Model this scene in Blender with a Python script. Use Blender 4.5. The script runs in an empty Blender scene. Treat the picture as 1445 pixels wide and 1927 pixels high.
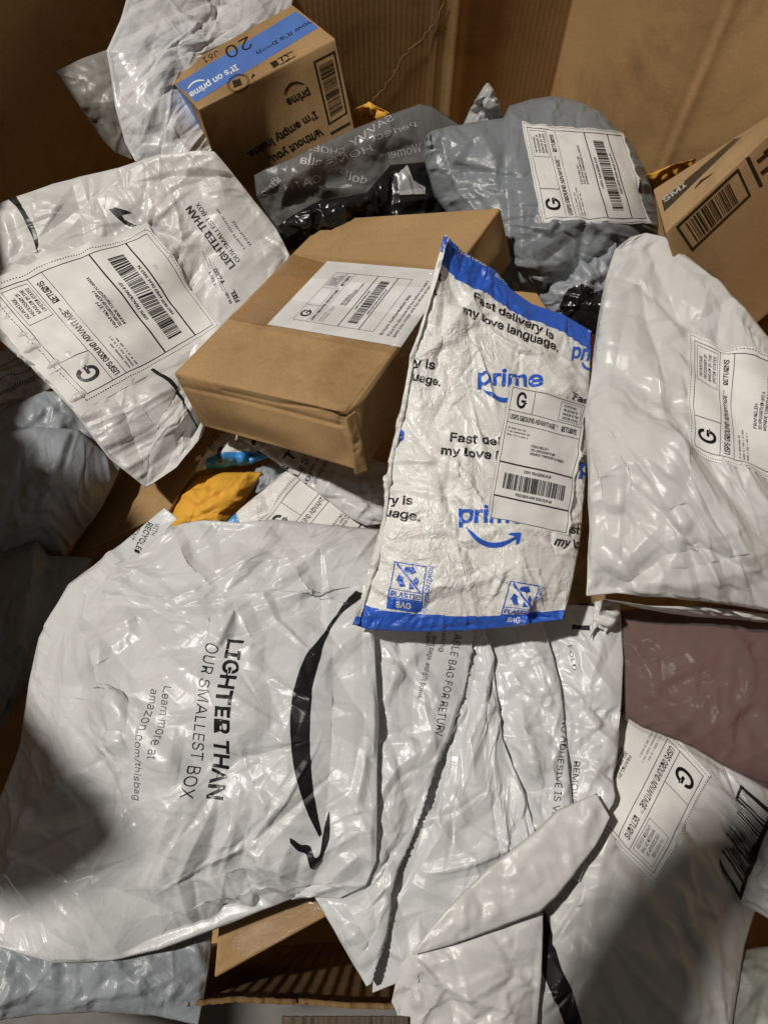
import bpy, bmesh, math, random
import numpy as np
from mathutils import Vector
from mathutils.bvhtree import BVHTree
from mathutils.geometry import tessellate_polygon

# ------------------------------------------------------------------ camera, lamps, exposure
F = 1392.0                       # focal length in photo pixels
PITCH = math.radians(24.0)       # angle between the view axis and straight down
HC = 0.72                        # camera height above the middle of the pile
SC = bpy.context.scene
COL = SC.collection
cam_d = bpy.data.cameras.new('camera')
cam_d.sensor_fit = 'VERTICAL'
cam_d.sensor_height = 36.0
cam_d.lens = F * 36.0 / 1927.0
cam_d.clip_start = 0.02
cam_d.clip_end = 50.0
cam = bpy.data.objects.new('camera', cam_d)
COL.objects.link(cam)
cam.location = (0, 0, HC)
cam.rotation_euler = (PITCH, 0, 0)
SC.camera = cam

world = bpy.data.worlds.new('World')
SC.world = world
world.use_nodes = True
wb = world.node_tree.nodes['Background']
wb.inputs[0].default_value = (1.0, 0.90, 0.79, 1)
wb.inputs[1].default_value = 0.068

def lamp(name, loc, target, size, power, col):
    d = bpy.data.lights.new(name, 'AREA')
    d.shape = 'DISK'
    d.size = size
    d.energy = power
    d.color = col
    o = bpy.data.objects.new(name, d)
    COL.objects.link(o)
    o.location = loc
    o.rotation_euler = (Vector(target) - Vector(loc)).to_track_quat('-Z', 'Y').to_euler()
    return o
LAMP = Vector((-3.10, 0.72, 6.00))
lamp('lamp', LAMP, (0, 0.3, 0), 0.34, 385, (1.0, 0.95, 0.875))

SC.view_settings.view_transform = 'Standard'
SC.view_settings.look = 'None'
SC.view_settings.exposure = 0.0
SC.view_settings.gamma = 1.0
SC.cycles.max_bounces = 6
SC.cycles.diffuse_bounces = 3
SC.cycles.glossy_bounces = 3
SC.cycles.transparent_max_bounces = 12
SC.cycles.caustics_reflective = False
SC.cycles.caustics_refractive = False
SC.cycles.use_denoising = True

# ------------------------------------------------------------------ maths helpers
CAM = np.array([0, 0, HC])
FW = np.array([0, math.sin(PITCH), -math.cos(PITCH)])
UPV = np.array([0, math.cos(PITCH), math.sin(PITCH)])
RT = np.array([1.0, 0, 0])

def ray(px, py):
    px = np.asarray(px, float); py = np.asarray(py, float)
    return (FW + ((px - 722.5) / F)[..., None] * RT + ((963.5 - py) / F)[..., None] * UPV)
def P(px, py, z):
    d = ray(px, py)
    t = (np.asarray(z, float) - HC) / d[..., 2]
    return CAM + d * t[..., None]
def proj(p):
    q = np.asarray(p, float) - CAM
    w = q @ FW
    return np.stack([722.5 + F * (q @ RT) / w, 963.5 - F * (q @ UPV) / w, w], -1)

def polyline(pts, n, z0=0.0):
    a = np.array([(p[0], p[1], p[2] if len(p) > 2 else np.nan) for p in pts], float)
    seg = np.hypot(np.diff(a[:, 0]), np.diff(a[:, 1]))
    s = np.concatenate([[0], np.cumsum(seg)]); s /= s[-1]
    zi = ~np.isnan(a[:, 2])
    z = np.interp(s, s[zi], a[zi, 2]) if zi.any() else np.full(len(s), z0)
    t = np.linspace(0, 1, n)
    return np.stack([np.interp(t, s, a[:, 0]), np.interp(t, s, a[:, 1]), np.interp(t, s, z)], -1)

def coons(top, right, bottom, left):
    n = len(top); m = len(left)
    u = np.linspace(0, 1, n)[None, :, None]; v = np.linspace(0, 1, m)[:, None, None]
    T, B, L, R = top[None], bottom[None], left[:, None], right[:, None]
    c = ((1-u)*(1-v)*top[0] + u*(1-v)*top[-1] + (1-u)*v*bottom[0] + u*v*bottom[-1])
    return (1-v)*T + v*B + (1-u)*L + u*R - c

def noise2(m, n, cell, rng):
    gm, gn = int(m/cell) + 4, int(n/cell) + 4
    g = rng.standard_normal((gm, gn))
    y = np.arange(m)/cell; x = np.arange(n)/cell
    def cub(g, t, ax):
        i = t.astype(int); f = t - i
        f = f.reshape([-1, 1] if ax == 0 else [1, -1])
        tk = lambda k: np.take(g, i + k, axis=ax)
        w0 = (1-f)**3/6; w1 = (3*f**3-6*f**2+4)/6; w2 = (-3*f**3+3*f**2+3*f+1)/6; w3 = f**3/6
        return w0*tk(0) + w1*tk(1) + w2*tk(2) + w3*tk(3)
    return cub(cub(g, y, 0), x, 1) * 1.6

def resize(a, m, n):
    y = np.linspace(0, a.shape[0]-1, m); x = np.linspace(0, a.shape[1]-1, n)
    i = np.minimum(y.astype(int), a.shape[0]-2); f = (y-i).reshape(-1, 1, *([1]*(a.ndim-2)))
    b = a[i]*(1-f) + a[i+1]*f
    j = np.minimum(x.astype(int), a.shape[1]-2); g = (x-j).reshape(1, -1, *([1]*(a.ndim-2)))
    return b[:, j]*(1-g) + b[:, j+1]*g

def blur(D):
    E = np.concatenate([D[:1], D, D[-1:]], 0)
    E = (E[:-2] + 2*E[1:-1] + E[2:]) * .25
    E = np.concatenate([E[:, :1], E, E[:, -1:]], 1)
    return (E[:, :-2] + 2*E[:, 1:-1] + E[:, 2:]) * .25

def gnormals(X):
    du = np.gradient(X, axis=1); dv = np.gradient(X, axis=0)
    N = np.cross(dv, du)
    N /= np.linalg.norm(N, axis=-1, keepdims=True) + 1e-12
    s = np.sign((N * (CAM - X)).sum(-1).mean())
    return N * (s if s else 1)

FAM = [(0, 1), (1, 0), (1, 1), (1, -1)]
def _sl(o, par, size):
    pass
def crumple(B, ex, seed, noise=0.003, iters=40, kb=0.12, kp=0.01, exu=1.0, exv=1.0, levels=(4, 2, 1), pin=True, free=None):
    """buckle a sheet that has more material than its base shape: inextensible-cloth relaxation, coarse to fine"""
    m, n = B.shape[:2]
    rng = np.random.default_rng(seed)
    D = None
    for lv in levels:
        mm, nn = max(6, m//lv), max(6, n//lv)
        b = resize(B, mm, nn)
        N = gnormals(b)
        e = ex if np.isscalar(ex) else resize(ex, mm, nn)
        if D is None:
            D = np.zeros_like(b)
        else:
            D = resize(D, mm, nn)
        nz = noise2(mm, nn, 5.0, rng)*.6 + noise2(mm, nn, 2.2, rng)*.4
        D = D + N * (nz * noise * lv / 3.0)[..., None]
        X = b + D
        fams = []
        for (di, dj) in FAM:
            A = b[:mm-di, max(0, -dj):nn-max(0, dj)]
            C = b[di:, max(0, dj):nn+min(0, dj)]
            r = np.linalg.norm(C - A, axis=-1)
            ee = e if np.isscalar(e) else e[:mm-di, max(0, -dj):nn-max(0, dj)]
            k = exu if di == 0 else (exv if dj == 0 else .5*(exu+exv))
            fams.append((di, dj, r * (1 + ee * k)))
        pm = np.zeros((mm, nn), bool)
        if pin:
            pm[0] = pm[-1] = True; pm[:, 0] = pm[:, -1] = True
        for it in range(iters):
            for (di, dj, r) in fams:
                sA = (slice(0, mm-di), slice(max(0, -dj), nn-max(0, dj)))
                sC = (slice(di, mm), slice(max(0, dj), nn+min(0, dj)))
                ax = 0 if di else 1
                for par in (0, 1):
                    q = (slice(par, None, 2), slice(None)) if ax == 0 else (slice(None), slice(par, None, 2))
                    VA = X[sA][q]; VC = X[sC][q]; rr = r[q]
                    d = VC - VA
                    L = np.sqrt((d*d).sum(-1)) + 1e-9
                    c = d * (0.42 * (L - rr) / L)[..., None]
                    VA += c; VC -= c
            D = X - b
            D = D + kb * (blur(D) - D)
            D *= (1 - kp)
            if pin:
                D[pm] = 0
            X = b + D
    return B + D

def creases(U, V, seed, dens=1.0, slope=.30, wmin=.005, wmax=.036, lmin=.05, lmax=.26, ang=None, spread=.5, stars=4, pucker=1.0, warp=.004):
    """height of a thin film folded many times at random: flat facets meeting in sharp straight folds (tents of finite length,
    one flank steep and one gentle), some radiating from pinched points, short puckers square to the edges. U, V in metres."""
    rng = np.random.default_rng(seed+77)
    m, n = U.shape
    W, H = U.max(), V.max()
    x = U + noise2(m, n, max(6, n/5), rng)*warp
    y = V + noise2(m, n, max(6, n/5), rng)*warp
    h = np.zeros_like(U)
    k_ = min(1.15, max(.22, math.sqrt(W*H)/.30)); wmax = max(wmin*1.5, wmax*k_); lmax = max(lmin*1.2, lmax*k_)
    wr = U[:, -1].mean()/max(n-1, 1); hr = V[-1].mean()/max(m-1, 1)
    def one(cx, cy, a, L, w, amp, w2, skew=0.0):
        ca, sa = math.cos(a), math.sin(a)
        ex_ = abs(ca)*L*.5+abs(sa)*max(w, w2); ey_ = abs(sa)*L*.5+abs(ca)*max(w, w2)
        inside = (np.abs(x-cx) < ex_) & (np.abs(y-cy) < ey_)
        ri = np.flatnonzero(inside.any(1)); ci = np.flatnonzero(inside.any(0))
        if not len(ri) or not len(ci): return
        i0, i1, j0, j1 = ri[0], ri[-1]+1, ci[0], ci[-1]+1
        X_, Y_ = x[i0:i1, j0:j1], y[i0:i1, j0:j1]
        t = (X_-cx)*ca+(Y_-cy)*sa; d = -(X_-cx)*sa+(Y_-cy)*ca
        tt = t/(L/2)-skew
        env = np.clip(1-np.where(tt > 0, tt/(1-skew), -tt/(1+skew)), 0, 1)
        h[i0:i1, j0:j1] += amp*np.clip(env-np.abs(d)/np.where(d > 0, w, w2), 0, 1)
    N = int(dens*W*H/.0013)
    for k in range(N):
        f = rng.random()**1.5
        w = wmin+(wmax-wmin)*f
        L = lmin+(lmax-lmin)*(.35*rng.random()+.65*f)
        a = rng.uniform(0, math.pi) if ang is None else ang+rng.normal()*spread
        sg = 1 if rng.random() < .6 else -1
        one(rng.uniform(0, W), rng.uniform(0, H), a, L, w, sg*slope*w*rng.uniform(.3, 1.0), w*rng.uniform(.25, 1.8), rng.uniform(-.6, .6))
    for k in range(stars):
        cx, cy = rng.uniform(.12*W, .88*W), rng.uniform(.12*H, .88*H); a0 = rng.uniform(0, 6.28); q = rng.integers(4, 7)
        for j in range(q):
            a = a0+6.283*j/q+rng.normal()*.25; L = rng.uniform(.05, .16); w = rng.uniform(.006, .016)
            one(cx+math.cos(a)*L*.45, cy+math.sin(a)*L*.45, a, L, w, (1 if j % 2 else -1)*slope*w*1.1, w*rng.uniform(.4, 1.4), -.75)
    for k in range(int(pucker*(W+H)*2/.022)):
        e = rng.integers(0, 4); L = rng.uniform(.02, .07); w = rng.uniform(.003, .008); a = rng.normal()*.35
        p = rng.random()
        cx, cy, b = [(p*W, L*.3, math.pi/2), (p*W, H-L*.3, math.pi/2), (L*.3, p*H, 0), (W-L*.3, p*H, 0)][e]
        one(cx, cy, b+a, L, w, rng.choice([1, -1])*slope*w*.9, w*rng.uniform(.4, 1.6))
    return h

# ------------------------------------------------------------------ materials
def mat_base(name):
    m = bpy.data.materials.new(name)
    m.use_nodes = True
    nt = m.node_tree
    return m, nt, nt.nodes['Principled BSDF']
def nd(nt, t, **kw):
    n = nt.nodes.new(t)
    for k, v in kw.items():
        if k in n.inputs.keys():
            n.inputs[k].default_value = v
        else:
            setattr(n, k, v)
    return n
def ramp(nt, src, lo, hi, p0=0.35, p1=0.65):
    r = nt.nodes.new('ShaderNodeValToRGB')
    r.color_ramp.elements[0].position = p0; r.color_ramp.elements[1].position = p1
    r.color_ramp.elements[0].color = (*lo, 1); r.color_ramp.elements[1].color = (*hi, 1)
    nt.links.new(src, r.inputs[0])
    return r.outputs[0]
def stretch(nt, sx, sy):
    uv = nt.nodes.new('ShaderNodeUVMap')
    mp = nd(nt, 'ShaderNodeMapping')
    mp.inputs['Scale'].default_value = (sx, sy, 1)
    nt.links.new(uv.outputs[0], mp.inputs[0])
    return mp.outputs[0]

def plastic(name, col, rough=0.33, bump=0.35, scale=90, dirt=0.10, spec=0.5, crackle=0.0, ridge=0.0, rscale=42, alpha=1.0, trans=(.8, .8, .8)):
    """thin polythene film: slightly dirty, faint creases, soft gloss"""
    m, nt, p = mat_base(name)
    v = stretch(nt, 1, 1)
    n1 = nd(nt, 'ShaderNodeTexNoise', Scale=14.0, Detail=6.0, Roughness=0.6); nt.links.new(v, n1.inputs['Vector'])
    c = ramp(nt, n1.outputs[0], tuple(x*(1-dirt) for x in col), col, .3, .6)
    nt.links.new(c, p.inputs['Base Color'])
    n2 = nd(nt, 'ShaderNodeTexNoise', Scale=float(scale), Detail=4.0, Roughness=0.62, Distortion=1.2); nt.links.new(v, n2.inputs['Vector'])
    n3 = nd(nt, 'ShaderNodeTexVoronoi', Scale=float(scale*.45)); n3.feature = 'DISTANCE_TO_EDGE'
    nz = nd(nt, 'ShaderNodeTexNoise', Scale=25.0, Detail=3.0); nt.links.new(v, nz.inputs['Vector'])
    va = nd(nt, 'ShaderNodeVectorMath'); va.operation = 'MULTIPLY_ADD'
    nt.links.new(nz.outputs['Color'], va.inputs[0]); va.inputs[1].default_value = (.03, .03, 0); nt.links.new(v, va.inputs[2])
    nt.links.new(va.outputs[0], n3.inputs['Vector'])
    mx = nd(nt, 'ShaderNodeMath'); mx.operation = 'MULTIPLY_ADD'
    mn = nd(nt, 'ShaderNodeMath'); mn.operation = 'MINIMUM'; mn.inputs[1].default_value = .12
    nt.links.new(n3.outputs['Distance'], mn.inputs[0])
    nt.links.new(mn.outputs[0], mx.inputs[0]); mx.inputs[1].default_value = 3.0*crackle
    nt.links.new(n2.outputs[0], mx.inputs[2])
    b = nd(nt, 'ShaderNodeBump', Strength=bump, Distance=0.0016)
    hgt = mx.outputs[0]
    if ridge:                                            # sharp little creases: folded noise, patchy
        pm = nd(nt, 'ShaderNodeTexNoise', Scale=9.0, Detail=2.0); nt.links.new(v, pm.inputs['Vector'])
        pr = ramp(nt, pm.outputs[0], (.12, .12, .12), (1, 1, 1), .40, .66)
        for k, (sc_, am) in enumerate(((rscale, 1.0), (rscale*2.3, .5))):
            n4 = nd(nt, 'ShaderNodeTexNoise', Scale=float(sc_), Detail=1.5, Roughness=.5, Distortion=1.8); nt.links.new(va.outputs[0], n4.inputs['Vector'])
            sb = nd(nt, 'ShaderNodeMath'); sb.operation = 'SUBTRACT'; sb.inputs[1].default_value = .5; nt.links.new(n4.outputs[0], sb.inputs[0])
            ab = nd(nt, 'ShaderNodeMath'); ab.operation = 'ABSOLUTE'; nt.links.new(sb.outputs[0], ab.inputs[0])
            mu = nd(nt, 'ShaderNodeMath'); mu.operation = 'MULTIPLY'; nt.links.new(ab.outputs[0], mu.inputs[0]); nt.links.new(pr, mu.inputs[1])
            ma = nd(nt, 'ShaderNodeMath'); ma.operation = 'MULTIPLY_ADD'; ma.inputs[1].default_value = -8.0*ridge*am
            nt.links.new(mu.outputs[0], ma.inputs[0]); nt.links.new(hgt, ma.inputs[2]); hgt = ma.outputs[0]
    nt.links.new(hgt, b.inputs['Height']); nt.links.new(b.outputs[0], p.inputs['Normal'])
    r = ramp(nt, n1.outputs[0], (rough*1.25,)*3, (rough*.85,)*3, .35, .65)
    nt.links.new(r, p.inputs['Roughness'])
    p.inputs['Specular IOR Level'].default_value = spec
    if alpha < 1:
        out = nt.nodes['Material Output']
        tr = nd(nt, 'ShaderNodeBsdfTransparent'); tr.inputs[0].default_value = (*trans, 1)
        ms = nd(nt, 'ShaderNodeMixShader'); ms.inputs[0].default_value = alpha
        nt.links.new(tr.outputs[0], ms.inputs[1]); nt.links.new(p.outputs[0], ms.inputs[2])
        nt.links.new(ms.outputs[0], out.inputs[0])
    return m

def card(name, col=(.43, .27, .125), flute=0.0, fl_scale=140.0, rough=.82, bump=.25):
    """kraft cardboard: fibres, blotches and, if asked for, flute lines along v"""
    m, nt, p = mat_base(name)
    v = stretch(nt, 1, 1)
    n1 = nd(nt, 'ShaderNodeTexNoise', Scale=9.0, Detail=8.0, Roughness=0.65); nt.links.new(v, n1.inputs['Vector'])
    f = stretch(nt, 900, 160)
    n2 = nd(nt, 'ShaderNodeTexNoise', Scale=1.0, Detail=3.0); nt.links.new(f, n2.inputs['Vector'])
    c1 = ramp(nt, n1.outputs[0], tuple(x*.86 for x in col), tuple(x*1.06 for x in col), .3, .7)
    c2 = ramp(nt, n2.outputs[0], (.84, .84, .84), (1.06, 1.06, 1.06), .3, .7)
    def mul(a_, b_):
        mm = nd(nt, 'ShaderNodeMix'); mm.data_type = 'RGBA'; mm.blend_type = 'MULTIPLY'; mm.inputs[0].default_value = 1
        nt.links.new(a_, mm.inputs[6]); nt.links.new(b_, mm.inputs[7]); return mm.outputs[2]
    st = nd(nt, 'ShaderNodeTexNoise', Scale=3.2, Detail=9.0, Roughness=.72, Distortion=.8); nt.links.new(v, st.inputs['Vector'])
    c3 = ramp(nt, st.outputs[0], (.74, .72, .70), (1.03, 1.03, 1.03), .36, .50)           # stains
    f4 = stretch(nt, 14, 95)
    sc = nd(nt, 'ShaderNodeTexNoise', Scale=1.0, Detail=6.0, Roughness=.7, Distortion=2.5); nt.links.new(f4, sc.inputs['Vector'])
    c4 = ramp(nt, sc.outputs[0], (1, 1, 1), (1.16, 1.17, 1.19), .64, .72)                 # pale scuffs
    nt.links.new(mul(mul(mul(c1, c2), c3), c4), p.inputs['Base Color'])
    h = n2.outputs[0]
    b = nd(nt, 'ShaderNodeBump', Strength=bump, Distance=0.0006); nt.links.new(h, b.inputs['Height'])
    last = b
    if flute > 0:
        w = nd(nt, 'ShaderNodeTexWave', Scale=fl_scale/20, Distortion=.6, Detail=2.0); w.bands_direction = 'X'
        w.inputs['Detail Scale'].default_value = .6
        nt.links.new(v, w.inputs['Vector'])
        b2 = nd(nt, 'ShaderNodeBump', Strength=flute, Distance=0.003)
        nt.links.new(w.outputs[1], b2.inputs['Height']); nt.links.new(b.outputs[0], b2.inputs['Normal']); last = b2
    nt.links.new(last.outputs[0], p.inputs['Normal'])
    p.inputs['Roughness'].default_value = rough
    p.inputs['Specular IOR Level'].default_value = .25
    return m

def plain(name, col, rough=.5, spec=.4, bump=0.0):
    m, nt, p = mat_base(name)
    v = stretch(nt, 1, 1)
    n1 = nd(nt, 'ShaderNodeTexNoise', Scale=40.0, Detail=5.0); nt.links.new(v, n1.inputs['Vector'])
    c = ramp(nt, n1.outputs[0], tuple(x*.9 for x in col), tuple(min(1, x*1.05) for x in col))
    nt.links.new(c, p.inputs['Base Color'])
    p.inputs['Roughness'].default_value = rough
    p.inputs['Specular IOR Level'].default_value = spec
    if bump:
        b = nd(nt, 'ShaderNodeBump', Strength=bump, Distance=.001); nt.links.new(n1.outputs[0], b.inputs['Height'])
        nt.links.new(b.outputs[0], p.inputs['Normal'])
    return m

def clear_film(name, rough=.12, gloss=.10, tint=(.96, .95, .93), bump=.5, scale=60, deep=.002, const=None):
    """clear packing tape or film: see-through with sharp glints"""
    m, nt, p = mat_base(name)
    v = stretch(nt, 1, 1)
    n2 = nd(nt, 'ShaderNodeTexNoise', Scale=float(scale), Detail=5.0, Roughness=.6, Distortion=1.5); nt.links.new(v, n2.inputs['Vector'])
    b = nd(nt, 'ShaderNodeBump', Strength=bump, Distance=deep); nt.links.new(n2.outputs[0], b.inputs['Height'])
    g = nd(nt, 'ShaderNodeBsdfGlossy', Roughness=rough); g.inputs[0].default_value = (1, 1, 1, 1)
    nt.links.new(b.outputs[0], g.inputs['Normal'])
    tr = nd(nt, 'ShaderNodeBsdfTransparent'); tr.inputs[0].default_value = (*tint, 1)
    fr = nd(nt, 'ShaderNodeFresnel', IOR=1.5); nt.links.new(b.outputs[0], fr.inputs['Normal'])
    ad = nd(nt, 'ShaderNodeMath'); ad.operation = 'ADD'; ad.inputs[1].default_value = gloss - .04; nt.links.new(fr.outputs[0], ad.inputs[0])
    ms = nd(nt, 'ShaderNodeMixShader')
    if const is None: nt.links.new(ad.outputs[0], ms.inputs[0])
    else: ms.inputs[0].default_value = const
    nt.links.new(tr.outputs[0], ms.inputs[1]); nt.links.new(g.outputs[0], ms.inputs[2])
    nt.links.new(ms.outputs[0], nt.nodes['Material Output'].inputs[0])
    nt.nodes.remove(p)
    return m

# ------------------------------------------------------------------ objects
def mesh_obj(name, V, faces, mats, midx=None, uv=None, parent=None, smooth=True):
    me = bpy.data.meshes.new(name)
    V = np.asarray(V, np.float32)
    flat = []; starts = []; tot = []
    for f in faces:                                   # faces: list of int arrays (k, sides)
        f = np.asarray(f, np.int32)
        k, s = f.shape
        starts.append(np.arange(k)*s + (sum(len(x) for x in flat))); tot.append(np.full(k, s)); flat.append(f.ravel())
    flat = np.concatenate(flat); starts = np.concatenate(starts); tot = np.concatenate(tot)
    me.vertices.add(len(V)); me.vertices.foreach_set('co', V.ravel())
    me.loops.add(len(flat)); me.loops.foreach_set('vertex_index', flat.astype(np.int32))
    me.polygons.add(len(starts)); me.polygons.foreach_set('loop_start', starts.astype(np.int32))
    for m in mats: me.materials.append(m)
    if midx is not None: me.polygons.foreach_set('material_index', np.asarray(midx, np.int32))
    me.polygons.foreach_set('use_smooth', np.full(len(starts), smooth))
    me.update(calc_edges=True)
    if uv is not None:
        l = me.uv_layers.new(name='UVMap')
        l.data.foreach_set('uv', np.asarray(uv, np.float32)[flat].ravel())
    me.validate()
    o = bpy.data.objects.new(name, me)
    COL.objects.link(o)
    if parent is not None: o.parent = parent
    return o
def tag(o, label=None, cat=None, group=None, kind=None):
    if label: o['label'] = label
    if cat: o['category'] = cat
    if group: o['group'] = group
    if kind: o['kind'] = kind
    return o

# ---- writing: font outlines cut into small triangles so that they can follow a creased sheet
def _font(file):
    try:
        import os
        d = bpy.utils.system_resource('DATAFILES', path='fonts')
        return bpy.data.fonts.load(os.path.join(d, file))
    except Exception:
        return None
FONT = _font('Inter.woff2')
_tc = {}
def text_tris(s, bold=0.0):
    k = (s, bold)
    if k in _tc: return _tc[k]
    def raw(t):
        c = bpy.data.curves.new('t', 'FONT'); c.body = t
        if FONT: c.font = FONT
        c.size = 1; c.offset = bold; c.resolution_u = 3; c.fill_mode = 'FRONT'
        o = bpy.data.objects.new('t', c)
        me = bpy.data.meshes.new_from_object(o)
        me.calc_loop_triangles()
        v = np.array([x.co[:2] for x in me.vertices]).reshape(-1, 2); t_ = np.array([list(x.vertices) for x in me.loop_triangles]).reshape(-1, 3)
        bpy.data.objects.remove(o); bpy.data.curves.remove(c); bpy.data.meshes.remove(me)
        return v, t_
    v, t = raw(s); hv, _ = raw('H')
    x0, x1 = v[:, 0].min(), v[:, 0].max(); y0, y1 = hv[:, 1].min(), hv[:, 1].max()
    v = np.stack([(v[:, 0]-x0)/(x1-x0), (v[:, 1]-y0)/(y1-y0)], -1)
    _tc[k] = v[t]
    return _tc[k]                                     # (k,3,2) triangles, x 0..1 over the width, y 0..1 over the cap height
def split_tris(T, L):
    out = []
    for _ in range(7):
        e = np.linalg.norm(T - np.roll(T, -1, 1), axis=-1).max(1)
        big = e > L
        out.append(T[~big])
        T = T[big]
        if not len(T): break
        a, b, c = T[:, 0], T[:, 1], T[:, 2]; ab, bc, ca = (a+b)/2, (b+c)/2, (c+a)/2
        T = np.concatenate([np.stack(x, 1) for x in ((a, ab, ca), (ab, b, bc), (ca, bc, c), (ab, bc, ca))])
    if len(T): out.append(T)
    return np.concatenate(out) if out else T
def poly_tris(pts):
    t = tessellate_polygon([[Vector((p[0], p[1], 0)) for p in pts]])
    a = np.array([p[:2] for p in pts], float)
    return a[np.array(t)]
def band(pts, w):
    """stroke a polyline with width(s) w; returns triangles"""
    a = np.array([p[:2] for p in pts], float); w = np.broadcast_to(np.asarray(w, float), (len(a),))
    d = np.gradient(a, axis=0); d /= np.linalg.norm(d, axis=1, keepdims=True) + 1e-9
    nn = np.stack([-d[:, 1], d[:, 0]], -1) * w[:, None] / 2
    l, r = a + nn, a - nn
    return np.concatenate([np.stack([l[:-1], r[:-1], r[1:]], 1), np.stack([l[:-1], r[1:], l[1:]], 1)])
def quad_tris(q):
    q = np.array(q, float)
    return np.stack([q[[0, 1, 2]], q[[0, 2, 3]]])
def text_px(s, p0, p1, h, bold=0.0, up=None):
    T = text_tris(s, bold)
    p0 = np.array(p0, float); p1 = np.array(p1, float); d = p1 - p0
    u = np.array([d[1], -d[0]]) / np.linalg.norm(d) if up is None else np.array(up, float)/np.linalg.norm(up)
    return p0 + T[..., :1]*d + T[..., 1:]*u*h
def arc(p0, p1, sag, n=14):
    p0 = np.array(p0, float); p1 = np.array(p1, float); d = p1-p0
    nn = np.array([-d[1], d[0]])
    t = np.linspace(0, 1, n)[:, None]
    return p0 + t*d + nn*sag*4*t*(1-t)
def homog(q, w, h):
    """local (0..w, 0..h) -> pixels, q = TL TR BR BL"""
    src = [(0, 0), (w, 0), (w, h), (0, h)]; A = []; bb = []
    for (x, y), (X, Y) in zip(src, q):
        A += [[x, y, 1, 0, 0, 0, -X*x, -X*y], [0, 0, 0, x, y, 1, -Y*x, -Y*y]]; bb += [X, Y]
    k = np.linalg.solve(np.array(A, float), np.array(bb, float))
    def f(p):
        p = np.asarray(p, float); x, y = p[..., 0], p[..., 1]; D = k[6]*x + k[7]*y + 1
        return np.stack([(k[0]*x+k[1]*y+k[2])/D, (k[3]*x+k[4]*y+k[5])/D], -1)
    return f

class Surf:
    """a surface that can be printed on: px = where its un-creased form is seen, X = where it is now"""
    def __init__(s, px, X, N, tris, depth=None):
        s.X, s.N, s.T = X, N, tris
        z = np.zeros(len(px)) if depth is None else depth*100
        s.bvh = BVHTree.FromPolygons([tuple(p) for p in np.column_stack([px[:, :2], z])], [tuple(t) for t in tris.tolist()])
        s.q = np.column_stack([px[:, :2], z])
    def at(s, p, off):
        out = np.full((len(p), 3), np.nan)
        dn = Vector((0, 0, 1))
        for i, (x, y) in enumerate(p):
            loc, nrm, idx, dist = s.bvh.ray_cast(Vector((x, y, -1000)), dn)
            if idx is None: continue
            t = s.T[idx]; A = s.q[t][:, :2]
            M = np.column_stack([A[1]-A[0], A[2]-A[0]])
            try: b = np.linalg.solve(M, np.array([x, y])-A[0])
            except Exception: continue
            w = np.array([1-b.sum(), b[0], b[1]])
            nn = w @ s.N[t]; nn /= np.linalg.norm(nn)+1e-9
            out[i] = w @ s.X[t] + nn*off
        return out
    def decal(s, T, L, off):
        """T (k,3,2) pixel triangles -> vertices and faces lying on the surface"""
        T = split_tris(np.asarray(T, float), L)
        flat = np.round(T.reshape(-1, 2), 3)
        un, inv = np.unique(flat, axis=0, return_inverse=True)
        pos = s.at(un, off)
        f = inv.reshape(-1, 3)
        ok = ~np.isnan(pos[:, 0])
        f = f[ok[f].all(1)]
        f = f[(f[:, 0] != f[:, 1]) & (f[:, 1] != f[:, 2]) & (f[:, 0] != f[:, 2])]
        used = np.unique(f)
        rm = np.full(len(un), -1); rm[used] = np.arange(len(used))
        return pos[used], rm[f], un[used]

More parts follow.
